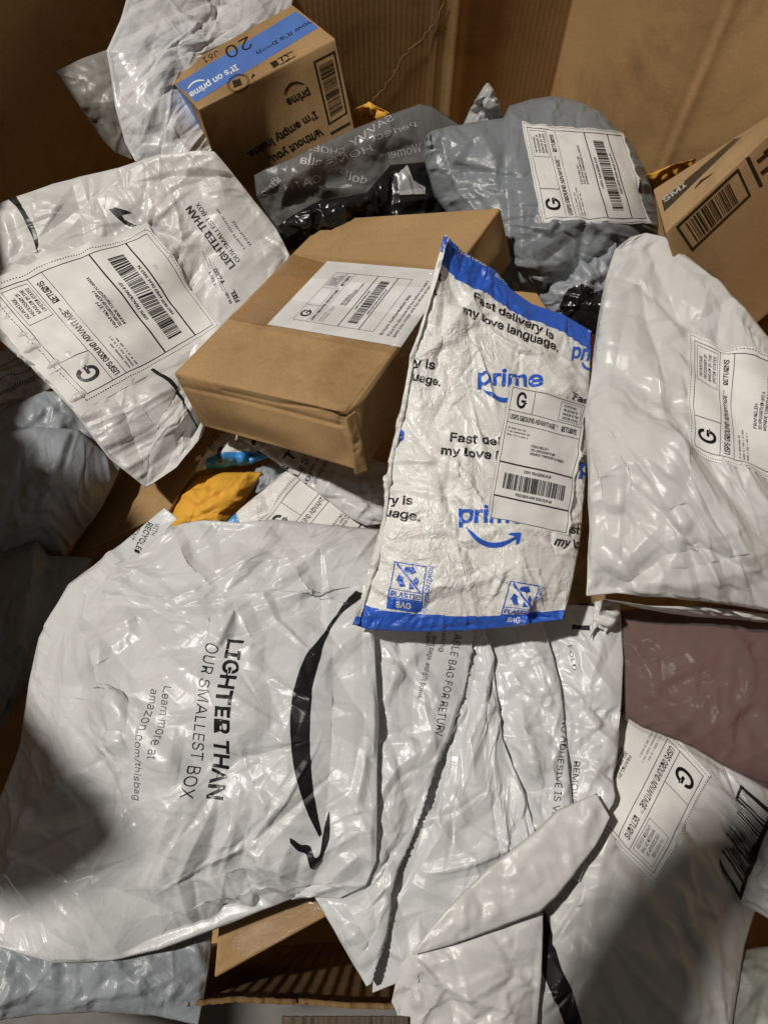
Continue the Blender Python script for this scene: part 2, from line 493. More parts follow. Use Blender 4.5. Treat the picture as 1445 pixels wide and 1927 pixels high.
CELLK = .52
class Pouch:
    """a flat bag: printed front sheet with buckled creases, bulging contents, back sheet"""
    def __init__(s, top, right, bottom, left, z=0.0, cell=.0032, bulge=.03, pu=2.6, pv=2.6, pw=.85, fine=1.0, big=.8, rag=0.0, back=.012,
                 blobs=(), strokes=(), ex=.02, exu=1.0, exv=1.0, noise=.002, seed=1, flat=(), calm=(), kb=.12, kp=.01,
                 iters=36, jag=0.0, levels=(4, 2, 1), edge_wave=.0003, soft=0, cr=None):
        c0 = polyline(top, 60, z); c1 = polyline(right, 60, z); c2 = polyline(bottom, 60, z); c3 = polyline(left, 60, z)
        ln = lambda c: np.linalg.norm(np.diff(P(c[:, 0], c[:, 1], c[:, 2]), axis=0), axis=1).sum()
        cell = cell*CELLK; nu = int(np.clip(max(ln(c0), ln(c2))/cell, 10, 480)); nv = int(np.clip(max(ln(c1), ln(c3))/cell, 10, 480))
        s.nu, s.nv = nu, nv
        rng = np.random.default_rng(seed + 900)
        T, R_, B, L = polyline(top, nu, z), polyline(right, nv, z), polyline(bottom, nu, z), polyline(left, nv, z)
        G = coons(T, R_, B, L)
        ex = ex*.45 if ex < .029 else ex
        if rag:
            rg = rng.uniform(-1, 1, nv)*rag; rg = rg + np.repeat(rng.uniform(-1, 1, nv//5+1), 5)[:nv]*rag*.6
            G[1:-1, -1, 0] += rg[1:-1]
        u = np.linspace(0, 1, nu)[None]; v = np.linspace(0, 1, nv)[:, None]
        su = np.clip(1-np.abs(2*u-1)**pu, 0, 1); sv = np.clip(1-np.abs(2*v-1)**pv, 0, 1)
        prof = (su*sv)**pw
        px, py = G[..., 0], G[..., 1]
        h = bulge*prof
        edge = np.clip(np.minimum(np.minimum(u, 1-u)*nu, np.minimum(v, 1-v)*nv)/10.0, 0, 1)
        for (bx, by, br, ba) in blobs:
            rx, ry = (br if isinstance(br, tuple) else (br, br))
            h = h + ba*np.exp(-((px-bx)/rx)**2-((py-by)/ry)**2)*np.clip(edge*1.0, .0, 1)
        fm = np.zeros(px.shape)
        for q in list(flat)+list(calm):
            f = homog(q, 1, 1)
            # inside mask through the inverse map
            src = np.array(q, float)
            gi = homog([(0, 0), (1, 0), (1, 1), (0, 1)], 1, 1)
            A = []
            inv = s._inv(q)
            lx, ly = inv(px, py)
            d = np.minimum(np.minimum(lx, 1-lx), np.minimum(ly, 1-ly))
            fm = np.maximum(fm, np.clip(d/.06+.6, 0, 1) if q in flat else .75*np.clip(d/.2+.5, 0, 1))
        h0 = h.copy()
        for st in strokes:
            pts, amp, w = st[0], st[1]*.62, st[2]*1.5; kind = st[3] if len(st) > 3 else 'ridge'
            a = np.array(pts, float)
            best = np.full(px.shape, 1e9); sgn = np.zeros(px.shape); tt = np.zeros(px.shape)
            L_ = np.hypot(*np.diff(a, axis=0).T); cum = np.concatenate([[0], np.cumsum(L_)])/L_.sum()
            for i in range(len(a)-1):
                d = a[i+1]-a[i]; q = np.stack([px-a[i, 0], py-a[i, 1]], -1)
                t = np.clip((q @ d)/(d @ d), 0, 1)
                r = q - t[..., None]*d
                dist = np.hypot(r[..., 0], r[..., 1])
                k = dist < best
                best = np.where(k, dist, best)
                sgn = np.where(k, np.sign(d[0]*q[..., 1]-d[1]*q[..., 0]), sgn)
                tt = np.where(k, cum[i]+t*(cum[i+1]-cum[i]), tt)
            tap = np.sin(np.pi*np.clip(tt, 0, 1))**.7
            if kind == 'ridge': h = h + .85*amp*np.clip(1-best/(w*1.7), 0, 1)*tap*edge
            elif kind == 'fold': h = h + amp*np.clip(1-best/np.where(sgn > 0, w*1.4, w*.55), 0, 1)*tap*edge
            elif kind == 'soft': h = h + amp*np.exp(-(best/w)**2)*tap*edge
            elif kind == 'step': h = h + amp*np.clip(sgn*best/9.0, -1, 1)*np.exp(-best/w)*tap*edge
            elif kind == 'bend': h = h + amp*(1-np.clip(best/w, 0, 1))*tap*edge
        fl_ = fm if len(flat) else fm*.5
        h = h0 + (h-h0)*(1-.8*np.clip(fl_, 0, 1))
        s.px = np.stack([px, py], -1)
        base = P(px, py, G[..., 2])
        dirc = CAM-base; dirc /= np.linalg.norm(dirc, axis=-1, keepdims=True)
        s.base = base
        Bz = base + dirc*h[..., None]
        if edge_wave:
            nzz = noise2(nv, nu, 9, rng)*edge_wave
            Bz = Bz + dirc*nzz[..., None]
        ck = dict(dens=1.0); ck.update(cr or {})
        if ck['dens'] > 0:
            du = np.concatenate([np.zeros((nv, 1)), np.cumsum(np.linalg.norm(np.diff(base, axis=1), axis=-1), 1)], 1)
            dv = np.concatenate([np.zeros((1, nu)), np.cumsum(np.linalg.norm(np.diff(base, axis=0), axis=-1), 0)], 0)
            hc = creases(du, dv, seed, **ck)
            if big > 0: hc = hc + creases(du, dv, seed+2, dens=.22, slope=.22*big, wmin=.02, wmax=.065, lmin=.10, lmax=.34, stars=0, pucker=0, warp=.003)
            if fine > 0:
                mk = np.clip(noise2(nv, nu, max(5, nu/7), rng)*.9+.55, .06, 1.5)
                hc = hc + fine*mk*creases(du, dv, seed+1, dens=2.6, slope=ck.get('slope', .30)*1.0, wmin=.0016, wmax=.006, lmin=.012, lmax=.07, stars=6, pucker=1.2, warp=.002)
            nb = np.clip(np.minimum(np.minimum(u, 1-u)*nu, np.minimum(v, 1-v)*nv)/4.0, .2, 1)
            hs = hc
            if len(flat)+len(calm):
                for _ in range(60): hs = blur(hs[..., None])[..., 0]
            hc = hc*(1-.96*fm) + hs*.5*fm
            Bz = Bz + gnormals(Bz)*(hc*nb)[..., None]
        if ex < .02: X = Bz.copy()
        else: X = crumple(Bz, ex*(1-.55*fm) if len(flat) else ex, seed, noise, iters, kb, kp, exu, exv, levels)
        D = X-Bz
        if len(flat):
            Dl = D.copy()
            for _ in range(40): Dl = blur(Dl)
            D = D*(1-.72*fm[..., None]) + Dl*(.72*fm[..., None])
        for _ in range(soft): D = blur(D)
        X = Bz+D
        s.front = X
        s.N = gnormals(X)
        disp = ((X-base)*dirc).sum(-1)
        s.backv = base - dirc*np.maximum(back*(su*sv)**.5, .0012*np.clip(edge*3, 0, 1)-disp)[..., None]
        idx = np.arange(nu*nv).reshape(nv, nu)
        s.idx = idx
        a, b, c, d = idx[:-1, :-1].ravel(), idx[:-1, 1:].ravel(), idx[1:, 1:].ravel(), idx[1:, :-1].ravel()
        tris = np.concatenate([np.stack([a, b, c], 1), np.stack([a, c, d], 1)])
        s.quads = np.stack([a, d, c, b], 1)
        s.surf = Surf(s.px.reshape(-1, 2), X.reshape(-1, 3), s.N.reshape(-1, 3), tris)
        s.decals = []; s.mats = []; s.kids = []
        us = np.linalg.norm(np.diff(X, axis=1), axis=-1); vs = np.linalg.norm(np.diff(X, axis=0), axis=-1)
        uu = np.concatenate([np.zeros((nv, 1)), np.cumsum(us, 1)], 1); vv = np.concatenate([np.zeros((1, nu)), np.cumsum(vs, 0)], 0)
        s.uv = np.stack([uu, vv], -1).reshape(-1, 2) + np.array([seed*.37, seed*.61])
    def _inv(s, q):
        f = homog(q, 1, 1)
        src = np.array(q, float)
        A = []; bb = []
        for (x, y), (X, Y) in zip(src, [(0, 0), (1, 0), (1, 1), (0, 1)]):
            A += [[x, y, 1, 0, 0, 0, -X*x, -X*y], [0, 0, 0, x, y, 1, -Y*x, -Y*y]]; bb += [X, Y]
        k = np.linalg.lstsq(np.array(A), np.array(bb, float), rcond=None)[0]
        def g(x, y):
            D = k[6]*x+k[7]*y+1
            return (k[0]*x+k[1]*y+k[2])/D, (k[3]*x+k[4]*y+k[5])/D
        return g
    def ink(s, mat, T, L=3.0, off=.00045):
        v, f, p = s.surf.decal(T, L, off)
        if len(f): s.decals.append((mat, v, f, p))
        return s
    def text(s, mat, t, p0, p1, h, bold=0.0, up=None, L=3.0, off=.00045):
        return s.ink(mat, text_px(t, p0, p1, h, bold, up), L, off)
    def zone(s, mat, fn):
        """faces whose centre satisfies fn(u, v, px, py) take another material"""
        s.zones = getattr(s, 'zones', []); s.zones.append((mat, fn)); return s
    def build(s, name, label=None, cat=None, mat=None, group=None, parent=None, kind=None):
        nf = s.nu*s.nv
        inner = np.ones((s.nv, s.nu), bool); inner[0] = inner[-1] = False; inner[:, 0] = inner[:, -1] = False
        V = [s.front.reshape(-1, 3), s.backv.reshape(-1, 3)]
        bi = s.idx + nf
        bi = np.where(inner, bi, s.idx)
        bq = np.stack([bi[:-1, :-1].ravel(), bi[:-1, 1:].ravel(), bi[1:, 1:].ravel(), bi[1:, :-1].ravel()], 1)
        mats = [mat]; mi = np.zeros(len(s.quads), int)
        for (m, fn) in getattr(s, 'zones', []):
            if m not in mats: mats.append(m)
            c = s.px.reshape(-1, 2)[s.quads].mean(1)
            ii, jj = np.divmod(s.quads[:, 0], s.nu)
            k = fn((jj+.5)/(s.nu-1), (ii+.5)/(s.nv-1), c[:, 0], c[:, 1])
            mi[k] = mats.index(m)
        MI = [mi, np.zeros(len(bq), int)]
        F_ = [np.concatenate([s.quads, bq])]
        UV = [s.uv, s.uv+.5]
        tri = []; n = 2*nf
        for (m, v, f, p) in s.decals:
            if m not in mats: mats.append(m)
            V.append(v); tri.append(f+n); n += len(v); MI.append(np.full(len(f), mats.index(m))); UV.append(p/1800.0)
        if tri: F_.append(np.concatenate(tri))
        V = np.concatenate(V); org = np.zeros(3)
        o = mesh_obj(name, V, F_, mats, np.concatenate(MI), np.concatenate(UV), parent)
        tag(o, label, cat, group, kind)
        s.obj = o
        return o

def paper(surf, q, W, H, mat, inks, name='shipping_label', parent=None, off=.0008, L=3.0, step=3.2, label=None, smooth=3, wrink=0.0, wseed=3, wang=0.0):
    """a stuck-on sheet: its own mesh following the surface, with its printing; inks = [(mat, local triangles)]"""
    f = homog(q, W, H)
    nu, nv = int(max(6, W/step)), int(max(6, H/step))
    X, Y = np.meshgrid(np.linspace(0, W, nu), np.linspace(0, H, nv))
    pp = f(np.stack([X, Y], -1))
    pos = surf.at(pp.reshape(-1, 2), off).reshape(nv, nu, 3)
    ok = ~np.isnan(pos[..., 0])
    for _ in range(smooth):
        w = blur(ok[..., None].astype(float)); b = blur(np.where(ok[..., None], pos, 0))/np.maximum(w, 1e-6)
        up = (CAM-b); up /= np.linalg.norm(up, axis=-1, keepdims=True)
        dd = ((b-pos)*up).sum(-1, keepdims=True)
        pos = np.where(ok[..., None], pos+up*np.maximum(dd, -.0003), pos)
    if wrink:
        wd = np.nanmean(np.linalg.norm(np.diff(pos, axis=1), axis=-1))*(nu-1); hd = np.nanmean(np.linalg.norm(np.diff(pos, axis=0), axis=-1))*(nv-1)
        hw = np.abs(creases(X/W*wd, Y/H*hd, wseed, dens=14.0, slope=wrink, wmin=.0010, wmax=.0030, lmin=.008, lmax=.06, ang=wang, spread=.25, stars=0, pucker=0, warp=.002))
        pos = pos + gnormals(np.where(ok[..., None], pos, np.nanmean(pos, axis=(0, 1))))*np.minimum(hw, .0022)[..., None]
    fill = np.where(ok[..., None], pos, 0)
    N = gnormals(np.where(ok[..., None], pos, np.nanmean(pos, axis=(0, 1))))
    idx = np.arange(nu*nv).reshape(nv, nu)
    a, b, c, d = idx[:-1, :-1].ravel(), idx[:-1, 1:].ravel(), idx[1:, 1:].ravel(), idx[1:, :-1].ravel()
    good = (ok[:-1, :-1] & ok[:-1, 1:] & ok[1:, 1:] & ok[1:, :-1]).ravel()
    quads = np.stack([a, d, c, b], 1)[good]
    tr = np.concatenate([np.stack([a, b, c], 1)[good], np.stack([a, c, d], 1)[good]])
    ps = Surf(pp.reshape(-1, 2), fill.reshape(-1, 3), N.reshape(-1, 3), tr)
    uvl = np.stack([X, Y], -1).reshape(-1, 2)/1000
    used = np.unique(quads); rm = np.full(nu*nv, -1); rm[used] = np.arange(len(used))
    V = [fill.reshape(-1, 3)[used]]; UV = [uvl[used]]; F_ = [rm[quads]]; mats = [mat]; MI = [np.zeros(len(quads), int)]; tri = []; n = len(used)
    for (m, T) in inks:
        T = np.asarray(T, float)
        v, fc, p = ps.decal(f(T), L, .00035)
        if not len(fc): continue
        if m not in mats: mats.append(m)
        V.append(v); UV.append(p/1800); tri.append(fc+n); n += len(v); MI.append(np.full(len(fc), mats.index(m)))
    if tri: F_.append(np.concatenate(tri))
    o = mesh_obj(name, np.concatenate(V), F_, mats, np.concatenate(MI), np.concatenate(UV), parent)
    if label: o['label'] = label
    return o, ps

def lt(s, x, y, w, h, bold=0.0):
    """text in label coordinates: baseline starts at x, y (y down), width w, cap height h"""
    T = text_tris(s, bold)
    return np.stack([x+T[..., 0]*w, y-T[..., 1]*h], -1)
def rect(x0, y0, x1, y1):
    return quad_tris([(x0, y0), (x1, y0), (x1, y1), (x0, y1)])
def frame(x0, y0, x1, y1, w=.7):
    return np.concatenate([rect(x0, y0, x1, y0+w), rect(x0, y1-w, x1, y1), rect(x0, y0+w, x0+w, y1-w), rect(x1-w, y0+w, x1, y1-w)])
def barcode(x0, y0, x1, y1, seed, n=46, vertical=True):
    r = random.Random(seed); out = []; x = 0; seq = []
    while len(seq) < n: seq.append((r.choice([1, 1, 1, 2, 3]), r.choice([1, 1, 2, 2, 3])))
    tot = sum(a+b for a, b in seq)
    for a, b in seq:
        if vertical: out.append(rect(x0+(x1-x0)*x/tot, y0, x0+(x1-x0)*(x+a)/tot, y1))
        else: out.append(rect(x0, y0+(y1-y0)*x/tot, x1, y0+(y1-y0)*(x+a)/tot))
        x += a+b
    return np.concatenate(out)
def dashes(x0, y0, x1, y1, step=2.4, w=.6, on=.55):
    n = max(2, int(math.hypot(x1-x0, y1-y0)/step)); a = np.array([x0, y0]); d = (np.array([x1, y1])-a)/n
    return np.concatenate([band([a+d*i, a+d*(i+on)], w) for i in range(n)])
def usps(addr=('FRANKLIN', '332 APPLEGARTH RD', 'MONROE TOWNSHIP NJ 08831'), num='9302 0109 4989 0158 3229 45', seed=1, dash=True, thick=1.0):
    """the postage-paid returns label, 100 x 150 units inside its border"""
    w = .55*thick
    T = [frame(0, 0, 100, 150, w), rect(0, 27, 100, 27+w), rect(30, w, 30+w, 27), rect(0, 41, 100, 41+w),
         rect(0, 86, 100, 86+1.6*thick), rect(0, 124, 100, 124+1.6*thick),
         lt('G', 8, 23.0, 14, 19, .012), lt('G', 8.5, 23.0, 14, 19, .012),
         frame(66, 3, 97, 25, .35)]
    for i, (s, ww) in enumerate((('NO POSTAGE', 18), ('NECESSARY IF', 21), ('MAILED IN THE', 22.5), ('UNITED STATES', 22.5))):
        T.append(lt(s, 71, 8.6+4.9*i, ww, 3.1, .012))
    T += [lt('USPS GROUND ADVANTAGE', 3, 37.2, 61, 6.0, .018), lt('TM', 64.6, 33.5, 3.4, 1.9), lt('RETURNS', 73, 37.2, 21, 6.0, .018)]
    for i, s in enumerate(addr):
        T.append(lt(s, 37, 64+4.3*i, [22, 32, 46][min(i, 2)], 2.9, .012))
    for i, ww in enumerate((24, 30, 28)):                       # sender's lines, too fine to read
        x = 3; r = random.Random(seed*7+i)
        while x < 3+ww:
            T.append(rect(x, 46.4+3.9*i, x+.45, 48.2+3.9*i)); x += r.choice([.95, 1.05, 1.2, 2.4])
    T += [lt('USPS TRACKING # EP', 33, 94.5, 36, 3.4, .015), barcode(9, 98, 91, 115, seed, 52), lt(num, 27, 121, 48, 3.2, .02)]
    if dash:
        T += [dashes(-3.5, -4, 103.5, -4), dashes(-3.5, 154, 103.5, 154), dashes(-3.5, -4, -3.5, 154), dashes(103.5, -4, 103.5, 154)]
    return np.concatenate([np.asarray(t, float).reshape(-1, 3, 2) for t in T])
def expand(q, W, H, l, t, r, b):
    f = homog(q, W, H)
    return [tuple(f(np.array(p, float))) for p in ((-l, -t), (W+r, -t), (W+r, H+b), (-l, H+b))]
def usps_label(pc, q, mat, ink, seed, l=6, t=6, r=6, b=6, parent=None, label=None, smooth=6, **k):
    """q: pixel corners of the printed border"""
    qe = expand(q, 100, 150, l, t, r, b)
    T = usps(seed=seed, **k) + np.array([l, t])
    return paper(pc.surf, qe, 100+l+r, 150+t+b, mat, [(ink, T)], 'shipping_label', parent, off=.0011, label=label, smooth=smooth)

class Box:
    """a carton from its eight corners (i along the width, j along the depth, k up); edges rounded, faces dented"""
    def __init__(s, c, rad=.0022, n=26, dent=.0009, seed=3, crush=(), lines=()):
        C = np.array(c, float)                                   # [k][j][i] -> (2,2,2,3)
        dims = [np.linalg.norm(C[:, :, 1]-C[:, :, 0], axis=-1).mean(), np.linalg.norm(C[:, 1]-C[:, 0], axis=-1).mean(), np.linalg.norm(C[1]-C[0], axis=-1).mean()]
        s.dims = dims
        def prm(a):
            r = min(.3, rad/dims[a])
            return np.concatenate([[0, r*.3, r*.65], np.linspace(r, 1-r, n), [1-r*.65, 1-r*.3, 1]]), r
        V = []; UV = []; Q = []; MI = []; off = 0; s.face = []
        rng = np.random.default_rng(seed)
        for a in range(3):
            b, d = [x for x in range(3) if x != a]
            pb, _ = prm(b); pd, _ = prm(d)
            for side in (0., 1.):
                g = np.zeros((len(pd), len(pb), 3)); g[..., a] = side; g[..., b] = pb[None]; g[..., d] = pd[:, None]
                rr = np.array([min(.3, rad/dims[x]) for x in range(3)])
                cl = np.clip(g, rr, 1-rr); e = (g-cl)/rr
                ln = np.linalg.norm(e, axis=-1, keepdims=True)
                g2 = cl + e/np.maximum(ln, 1)*rr
                i, j, k = g2[..., 0:1], g2[..., 1:2], g2[..., 2:3]
                X = ((1-k)*((1-j)*((1-i)*C[0, 0, 0]+i*C[0, 0, 1])+j*((1-i)*C[0, 1, 0]+i*C[0, 1, 1])) +
                     k*((1-j)*((1-i)*C[1, 0, 0]+i*C[1, 0, 1])+j*((1-i)*C[1, 1, 0]+i*C[1, 1, 1])))
                nz = noise2(*g.shape[:2], max(7, n/4), rng)*dent
                nrm = gnormals(X)
                lim = np.minimum(np.minimum(pb, 1-pb)[None], np.minimum(pd, 1-pd)[:, None])
                X = X + nrm*(nz*np.clip(lim*12, 0, 1))[..., None]
                V.append(X.reshape(-1, 3))
                UV.append(np.stack(np.broadcast_arrays(pb[None]*dims[b], pd[:, None]*dims[d]), -1).reshape(-1, 2)+seed*.7+a*.3)
                id_ = np.arange(g.shape[0]*g.shape[1]).reshape(g.shape[:2])+off
                q = np.stack([id_[:-1, :-1].ravel(), id_[:-1, 1:].ravel(), id_[1:, 1:].ravel(), id_[1:, :-1].ravel()], 1)
                nf = np.cross(X[0, 1]-X[0, 0], X[1, 0]-X[0, 0])
                cen = C.reshape(-1, 3).mean(0)
                mid = X[X.shape[0]//2, X.shape[1]//2]
                nm = np.cross(X[X.shape[0]//2, X.shape[1]//2+1]-mid, X[X.shape[0]//2+1, X.shape[1]//2]-mid)
                if nm @ (mid-cen) < 0: q = q[:, ::-1]
                Q.append(q); MI.append(np.full(len(q), a*2+int(side))); off += len(V[-1])
        s.V = np.concatenate(V); s.UV = np.concatenate(UV); s.Q = np.concatenate(Q); s.fid = np.concatenate(MI)
        for (pxy, amp, w) in crush:
            pp = proj(s.V); d2 = ((pp[:, :2]-np.array(pxy))**2).sum(1)/w**2
            dr = s.V-CAM; dr /= np.linalg.norm(dr, axis=1, keepdims=True)
            s.V = s.V+dr*(amp*np.exp(-d2))[:, None]
        for (pts, amp, w) in lines:
            pp = proj(s.V)[:, :2]; best = np.full(len(pp), 1e9); a = np.array(pts, float)
            for i in range(len(a)-1):
                d = a[i+1]-a[i]; t = np.clip(((pp-a[i]) @ d)/(d @ d), 0, 1)
                best = np.minimum(best, np.hypot(*(pp-a[i]-t[:, None]*d).T))
            dr = s.V-CAM; dr /= np.linalg.norm(dr, axis=1, keepdims=True)
            s.V = s.V+dr*(amp*np.clip(1-best/w, 0, 1))[:, None]
        A, B, D = s.V[s.Q[:, 0]], s.V[s.Q[:, 1]], s.V[s.Q[:, 3]]
        fn = np.cross(B-A, D-A)
        Nn = np.zeros_like(s.V)
        for k in range(4): np.add.at(Nn, s.Q[:, k], fn)
        Nn /= np.linalg.norm(Nn, axis=1, keepdims=True)+1e-12
        vis = ((CAM-A)*fn).sum(1) > 0
        q = s.Q[vis]
        tr = np.concatenate([q[:, [0, 1, 2]], q[:, [0, 2, 3]]])
        pr = proj(s.V)
        s.surf = Surf(pr[:, :2], s.V, Nn, tr, pr[:, 2])
        s.decals = []
    def ink(s, mat, T, L=8.0, off=.0004):
        v, f, p = s.surf.decal(T, L, off)
        if len(f): s.decals.append((mat, v, f, p))
        return s
    def text(s, mat, t, p0, p1, h, bold=0.0, up=None, L=8.0):
        return s.ink(mat, text_px(t, p0, p1, h, bold, up), L)
    def build(s, name, label, cat, mat, group=None, parent=None):
        V = [s.V]; UV = [s.UV]; F_ = [s.Q]; mats = [mat]; MI = [np.zeros(len(s.Q), int)]; n = len(s.V); tri = []
        for (m, v, f, p) in s.decals:
            if m not in mats: mats.append(m)
            V.append(v); UV.append(p/1800); tri.append(f+n); n += len(v); MI.append(np.full(len(f), mats.index(m)))
        if tri: F_.append(np.concatenate(tri))
        o = mesh_obj(name, np.concatenate(V), F_, mats, np.concatenate(MI), np.concatenate(UV), parent)
        return tag(o, label, cat, group)
def sheet_on(surf, q, mat, name, parent, off=.0006, n=(30, 12), label=None, wave=.0, seed=5, wang=0.0):
    o, ps = paper(surf, q, 100.0, 100.0*n[1]/n[0], mat, [], name, parent, off=off, step=100.0/n[0], label=label, smooth=0, wrink=wave, wseed=seed, wang=wang)
    return o
def corners(d, zs):
    """d, zs: {(i,j,k): pixel}, {(i,j,k): height} -> [k][j][i] points"""
    return [[[P(*d[(i, j, k)], zs[(i, j, k)]) for i in (0, 1)] for j in (0, 1)] for k in (0, 1)]

# ------------------------------------------------------------------ the materials of this pile
WHITE = plastic('white_poly', (.66, .665, .67), .31, .30, 90, .08, ridge=.06, rscale=40)
WHITE2 = plastic('white_poly_matt', (.645, .64, .625), .35, .30, 70, .08, ridge=.06, rscale=40)
BUBBLE = plastic('bubble_poly', (.84, .83, .80), .30, .5, 120, .05, ridge=1.05, rscale=36)
BLUE = plastic('blue_print', (.035, .13, .62), .32, .45, 110, .12, ridge=.75, rscale=34)
GREY = plastic('grey_poly', (.225, .245, .265), .34, .4, 100, .10, ridge=.3, rscale=26)
GREYB = plastic('bluegrey_poly', (.31, .335, .365), .34, .4, 100, .12, ridge=.3, rscale=28)
SMOKE = plastic('smoky_film', (.24, .24, .235), .24, .5, 70, .15, alpha=.66, trans=(.6, .59, .57))
BLACKP = plastic('black_poly', (.012, .012, .013), .22, .5, 60, .2)
SILVERP = plastic('silver_poly', (.42, .42, .41), .25, .6, 60, .2)
ORANGE = plastic('orange_kraft', (.84, .43, .05), .6, .35, 60, .12, spec=.3)
BURG = plastic('burgundy_cloth', (.125, .050, .043), .9, .2, 60, .15, spec=.05)
CLEAR = plastic('clear_film', (.80, .77, .74), .24, .3, 60, .1, alpha=.09, trans=(.98, .97, .96))
TAPE = clear_film('packing_tape', .09, .03, (.99, .985, .975), .8, 90, .004, const=.07)
SKYB = plastic('sky_blue_print', (.05, .30, .72), .3, .4, 90, .1)
TAPED = clear_film('brown_packing_tape', .12, .05, (.90, .84, .75), .6, 50, .003, const=.07)
KRAFT = card('kraft_board', (.43, .27, .125))
KRAFT2 = card('kraft_board_pale', (.45, .295, .15))
BINB = card('bin_board', (.52, .33, .15), bump=.2)
BINF = card('bin_board_fluted', (.52, .33, .15), flute=.07, fl_scale=720)
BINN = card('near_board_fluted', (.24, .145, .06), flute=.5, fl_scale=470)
PAPER = plain('label_paper', (.80, .79, .765), .55, .3, .05)
PAPERB = plain('slip_paper', (.76, .755, .75), .6, .25, .05)
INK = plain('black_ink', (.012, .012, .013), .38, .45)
INKG = plain('grey_ink', (.10, .10, .10), .5, .3)
INKW = plain('white_ink', (.80, .80, .80), .5, .3)
INKBR = plain('brown_black_ink', (.028, .018, .010), .7, .2)
INKPALE = plain('pale_print', (.50, .50, .49), .4, .4)
BTAPE = plain('blue_tape', (.09, .20, .56), .38, .45, .15)
KTAPE = plain('black_tape', (.022, .024, .024), .22, .5, .25)

def smooth_loop(pts, sharp=(), n=6):
    """closed outline with rounded sides; the points listed in sharp stay corners"""
    p = np.array(pts, float); k = len(p); out = []
    for i in range(k):
        a, b, c, d = p[i-1], p[i], p[(i+1) % k], p[(i+2) % k]
        if i in sharp: a = b
        if (i+1) % k in sharp: d = c
        for t in np.linspace(0, 1, n, endpoint=False):
            out.append(.5*((2*b)+(c-a)*t+(2*a-5*b+4*c-d)*t*t+(3*b-a-3*c+d)*t**3))
    return out

# ================================================================== the big open bin
bin_ = bpy.data.objects.new('cardboard_bin', None); COL.objects.link(bin_)
tag(bin_, 'tall brown corrugated cardboard bin that holds the whole heap of parcels', 'bin')
def wall(p0, p1, z0, z1, mat, th=.008, name='wall', top=None, nu=60, nv=20, warp=.004, seed=1, fold=None):
    """upright board from p0 to p1 (x, y), inside face on the left of p0->p1; top: optional ragged edge heights"""
    p0 = np.array(p0); p1 = np.array(p1); d = p1-p0; L = np.linalg.norm(d); d /= L; nrm = np.array([-d[1], d[0]])
    t = np.linspace(0, L, nu); k = np.linspace(0, 1, nv)
    rng = np.random.default_rng(seed)
    wv = noise2(nv, nu, 12, rng)*warp
    if fold is not None:
        for (ft, fd, fw) in fold: wv = wv + fd*np.exp(-np.abs(t-ft)/fw)[None]
    tp = np.full(nu, z1) if top is None else z1+top(t)
    X = np.zeros((nv, nu, 3))
    X[..., 0] = p0[0]+d[0]*t+nrm[0]*wv; X[..., 1] = p0[1]+d[1]*t+nrm[1]*wv
    X[..., 2] = z0+(tp[None]-z0)*k[:, None]
    Y = X.copy(); Y[..., 0] -= nrm[0]*th; Y[..., 1] -= nrm[1]*th
    n = nu*nv; idx = np.arange(n).reshape(nv, nu)
    q = np.stack([idx[:-1, :-1].ravel(), idx[:-1, 1:].ravel(), idx[1:, 1:].ravel(), idx[1:, :-1].ravel()], 1)
    rim = np.stack([idx[-1, :-1], idx[-1, 1:], idx[-1, 1:]+n, idx[-1, :-1]+n], 1)
    s1 = np.stack([idx[:-1, 0], idx[1:, 0], idx[1:, 0]+n, idx[:-1, 0]+n], 1); s2 = np.stack([idx[:-1, -1], idx[:-1, -1]+n, idx[1:, -1]+n, idx[1:, -1]], 1)
    uv = np.stack(np.broadcast_arrays(t[None], X[..., 2]), -1).reshape(-1, 2)+seed*.31
    return mesh_obj(name, np.concatenate([X.reshape(-1, 3), Y.reshape(-1, 3)]), [np.concatenate([q[:, ::-1], q+n, rim, s1, s2])], [mat], None, np.concatenate([uv, uv]), bin_)
ZB, ZT = -.45, .30
def ragged(t):
    r = np.random.default_rng(8)
    return np.interp(t, [0, .40, .53, .56, .62, 1.2], [-.030, -.024, -.016, -.006, .002, -.004]) + .0022*r.standard_normal(len(t))*(r.random(len(t)) < .5) + .002*np.sin(t*70)
def left_shade_top(t):                                  # unseen stepped top, made up to cast the left-hand shadows; t runs from the back corner to the front
    return np.interp(t, [0, .33, .35, .37, .385, .46, .56, .62, .70, .76, .78, .79], [.0, .0, .06, .10, .22, .20, .12, .16, .52, .36, .26, .0]) + .004*np.sin(t*60)
wall((.30, 1.2), (-.40, 1.2), ZB, ZT, BINF, seed=2, warp=.003, fold=[(.182, .014, .010), (.165, -.008, .006), (.215, .004, .004), (.52, .008, .008), (.50, -.004, .004)], nu=110)
wall((.60, .75), (.288, 1.2), ZB, ZT, BINB, seed=3, warp=.004, fold=[(.27, .008, .005), (.285, -.004, .004)], nu=110)
wall((.60, -.14), (.60, .75), ZB, ZT, BINB, seed=4)
wall((-.392, 1.2), (-.60, .80), ZB, ZT, BINB, seed=5, warp=.006)
wall((-.60, .80), (-.60, -.16), ZB, ZT, BINB, seed=6, top=left_shade_top, nu=160)
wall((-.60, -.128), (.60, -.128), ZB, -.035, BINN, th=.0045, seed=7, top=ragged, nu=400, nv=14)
fl = np.array([[-.62, -.15, ZB], [.62, -.15, ZB], [.62, 1.22, ZB], [-.62, 1.22, ZB]])
mesh_obj('floor', fl, [np.array([[0, 1, 2, 3]])], [BINB], None, fl[:, :2], bin_)
V_ = np.array([[x, y, z] for (y, z) in ((-.1335, -.012), (-.30, -.075), (-.30, -.080), (-.1335, -.017)) for x in np.linspace(-.085, .020, 60)]).reshape(4, 60, 3)
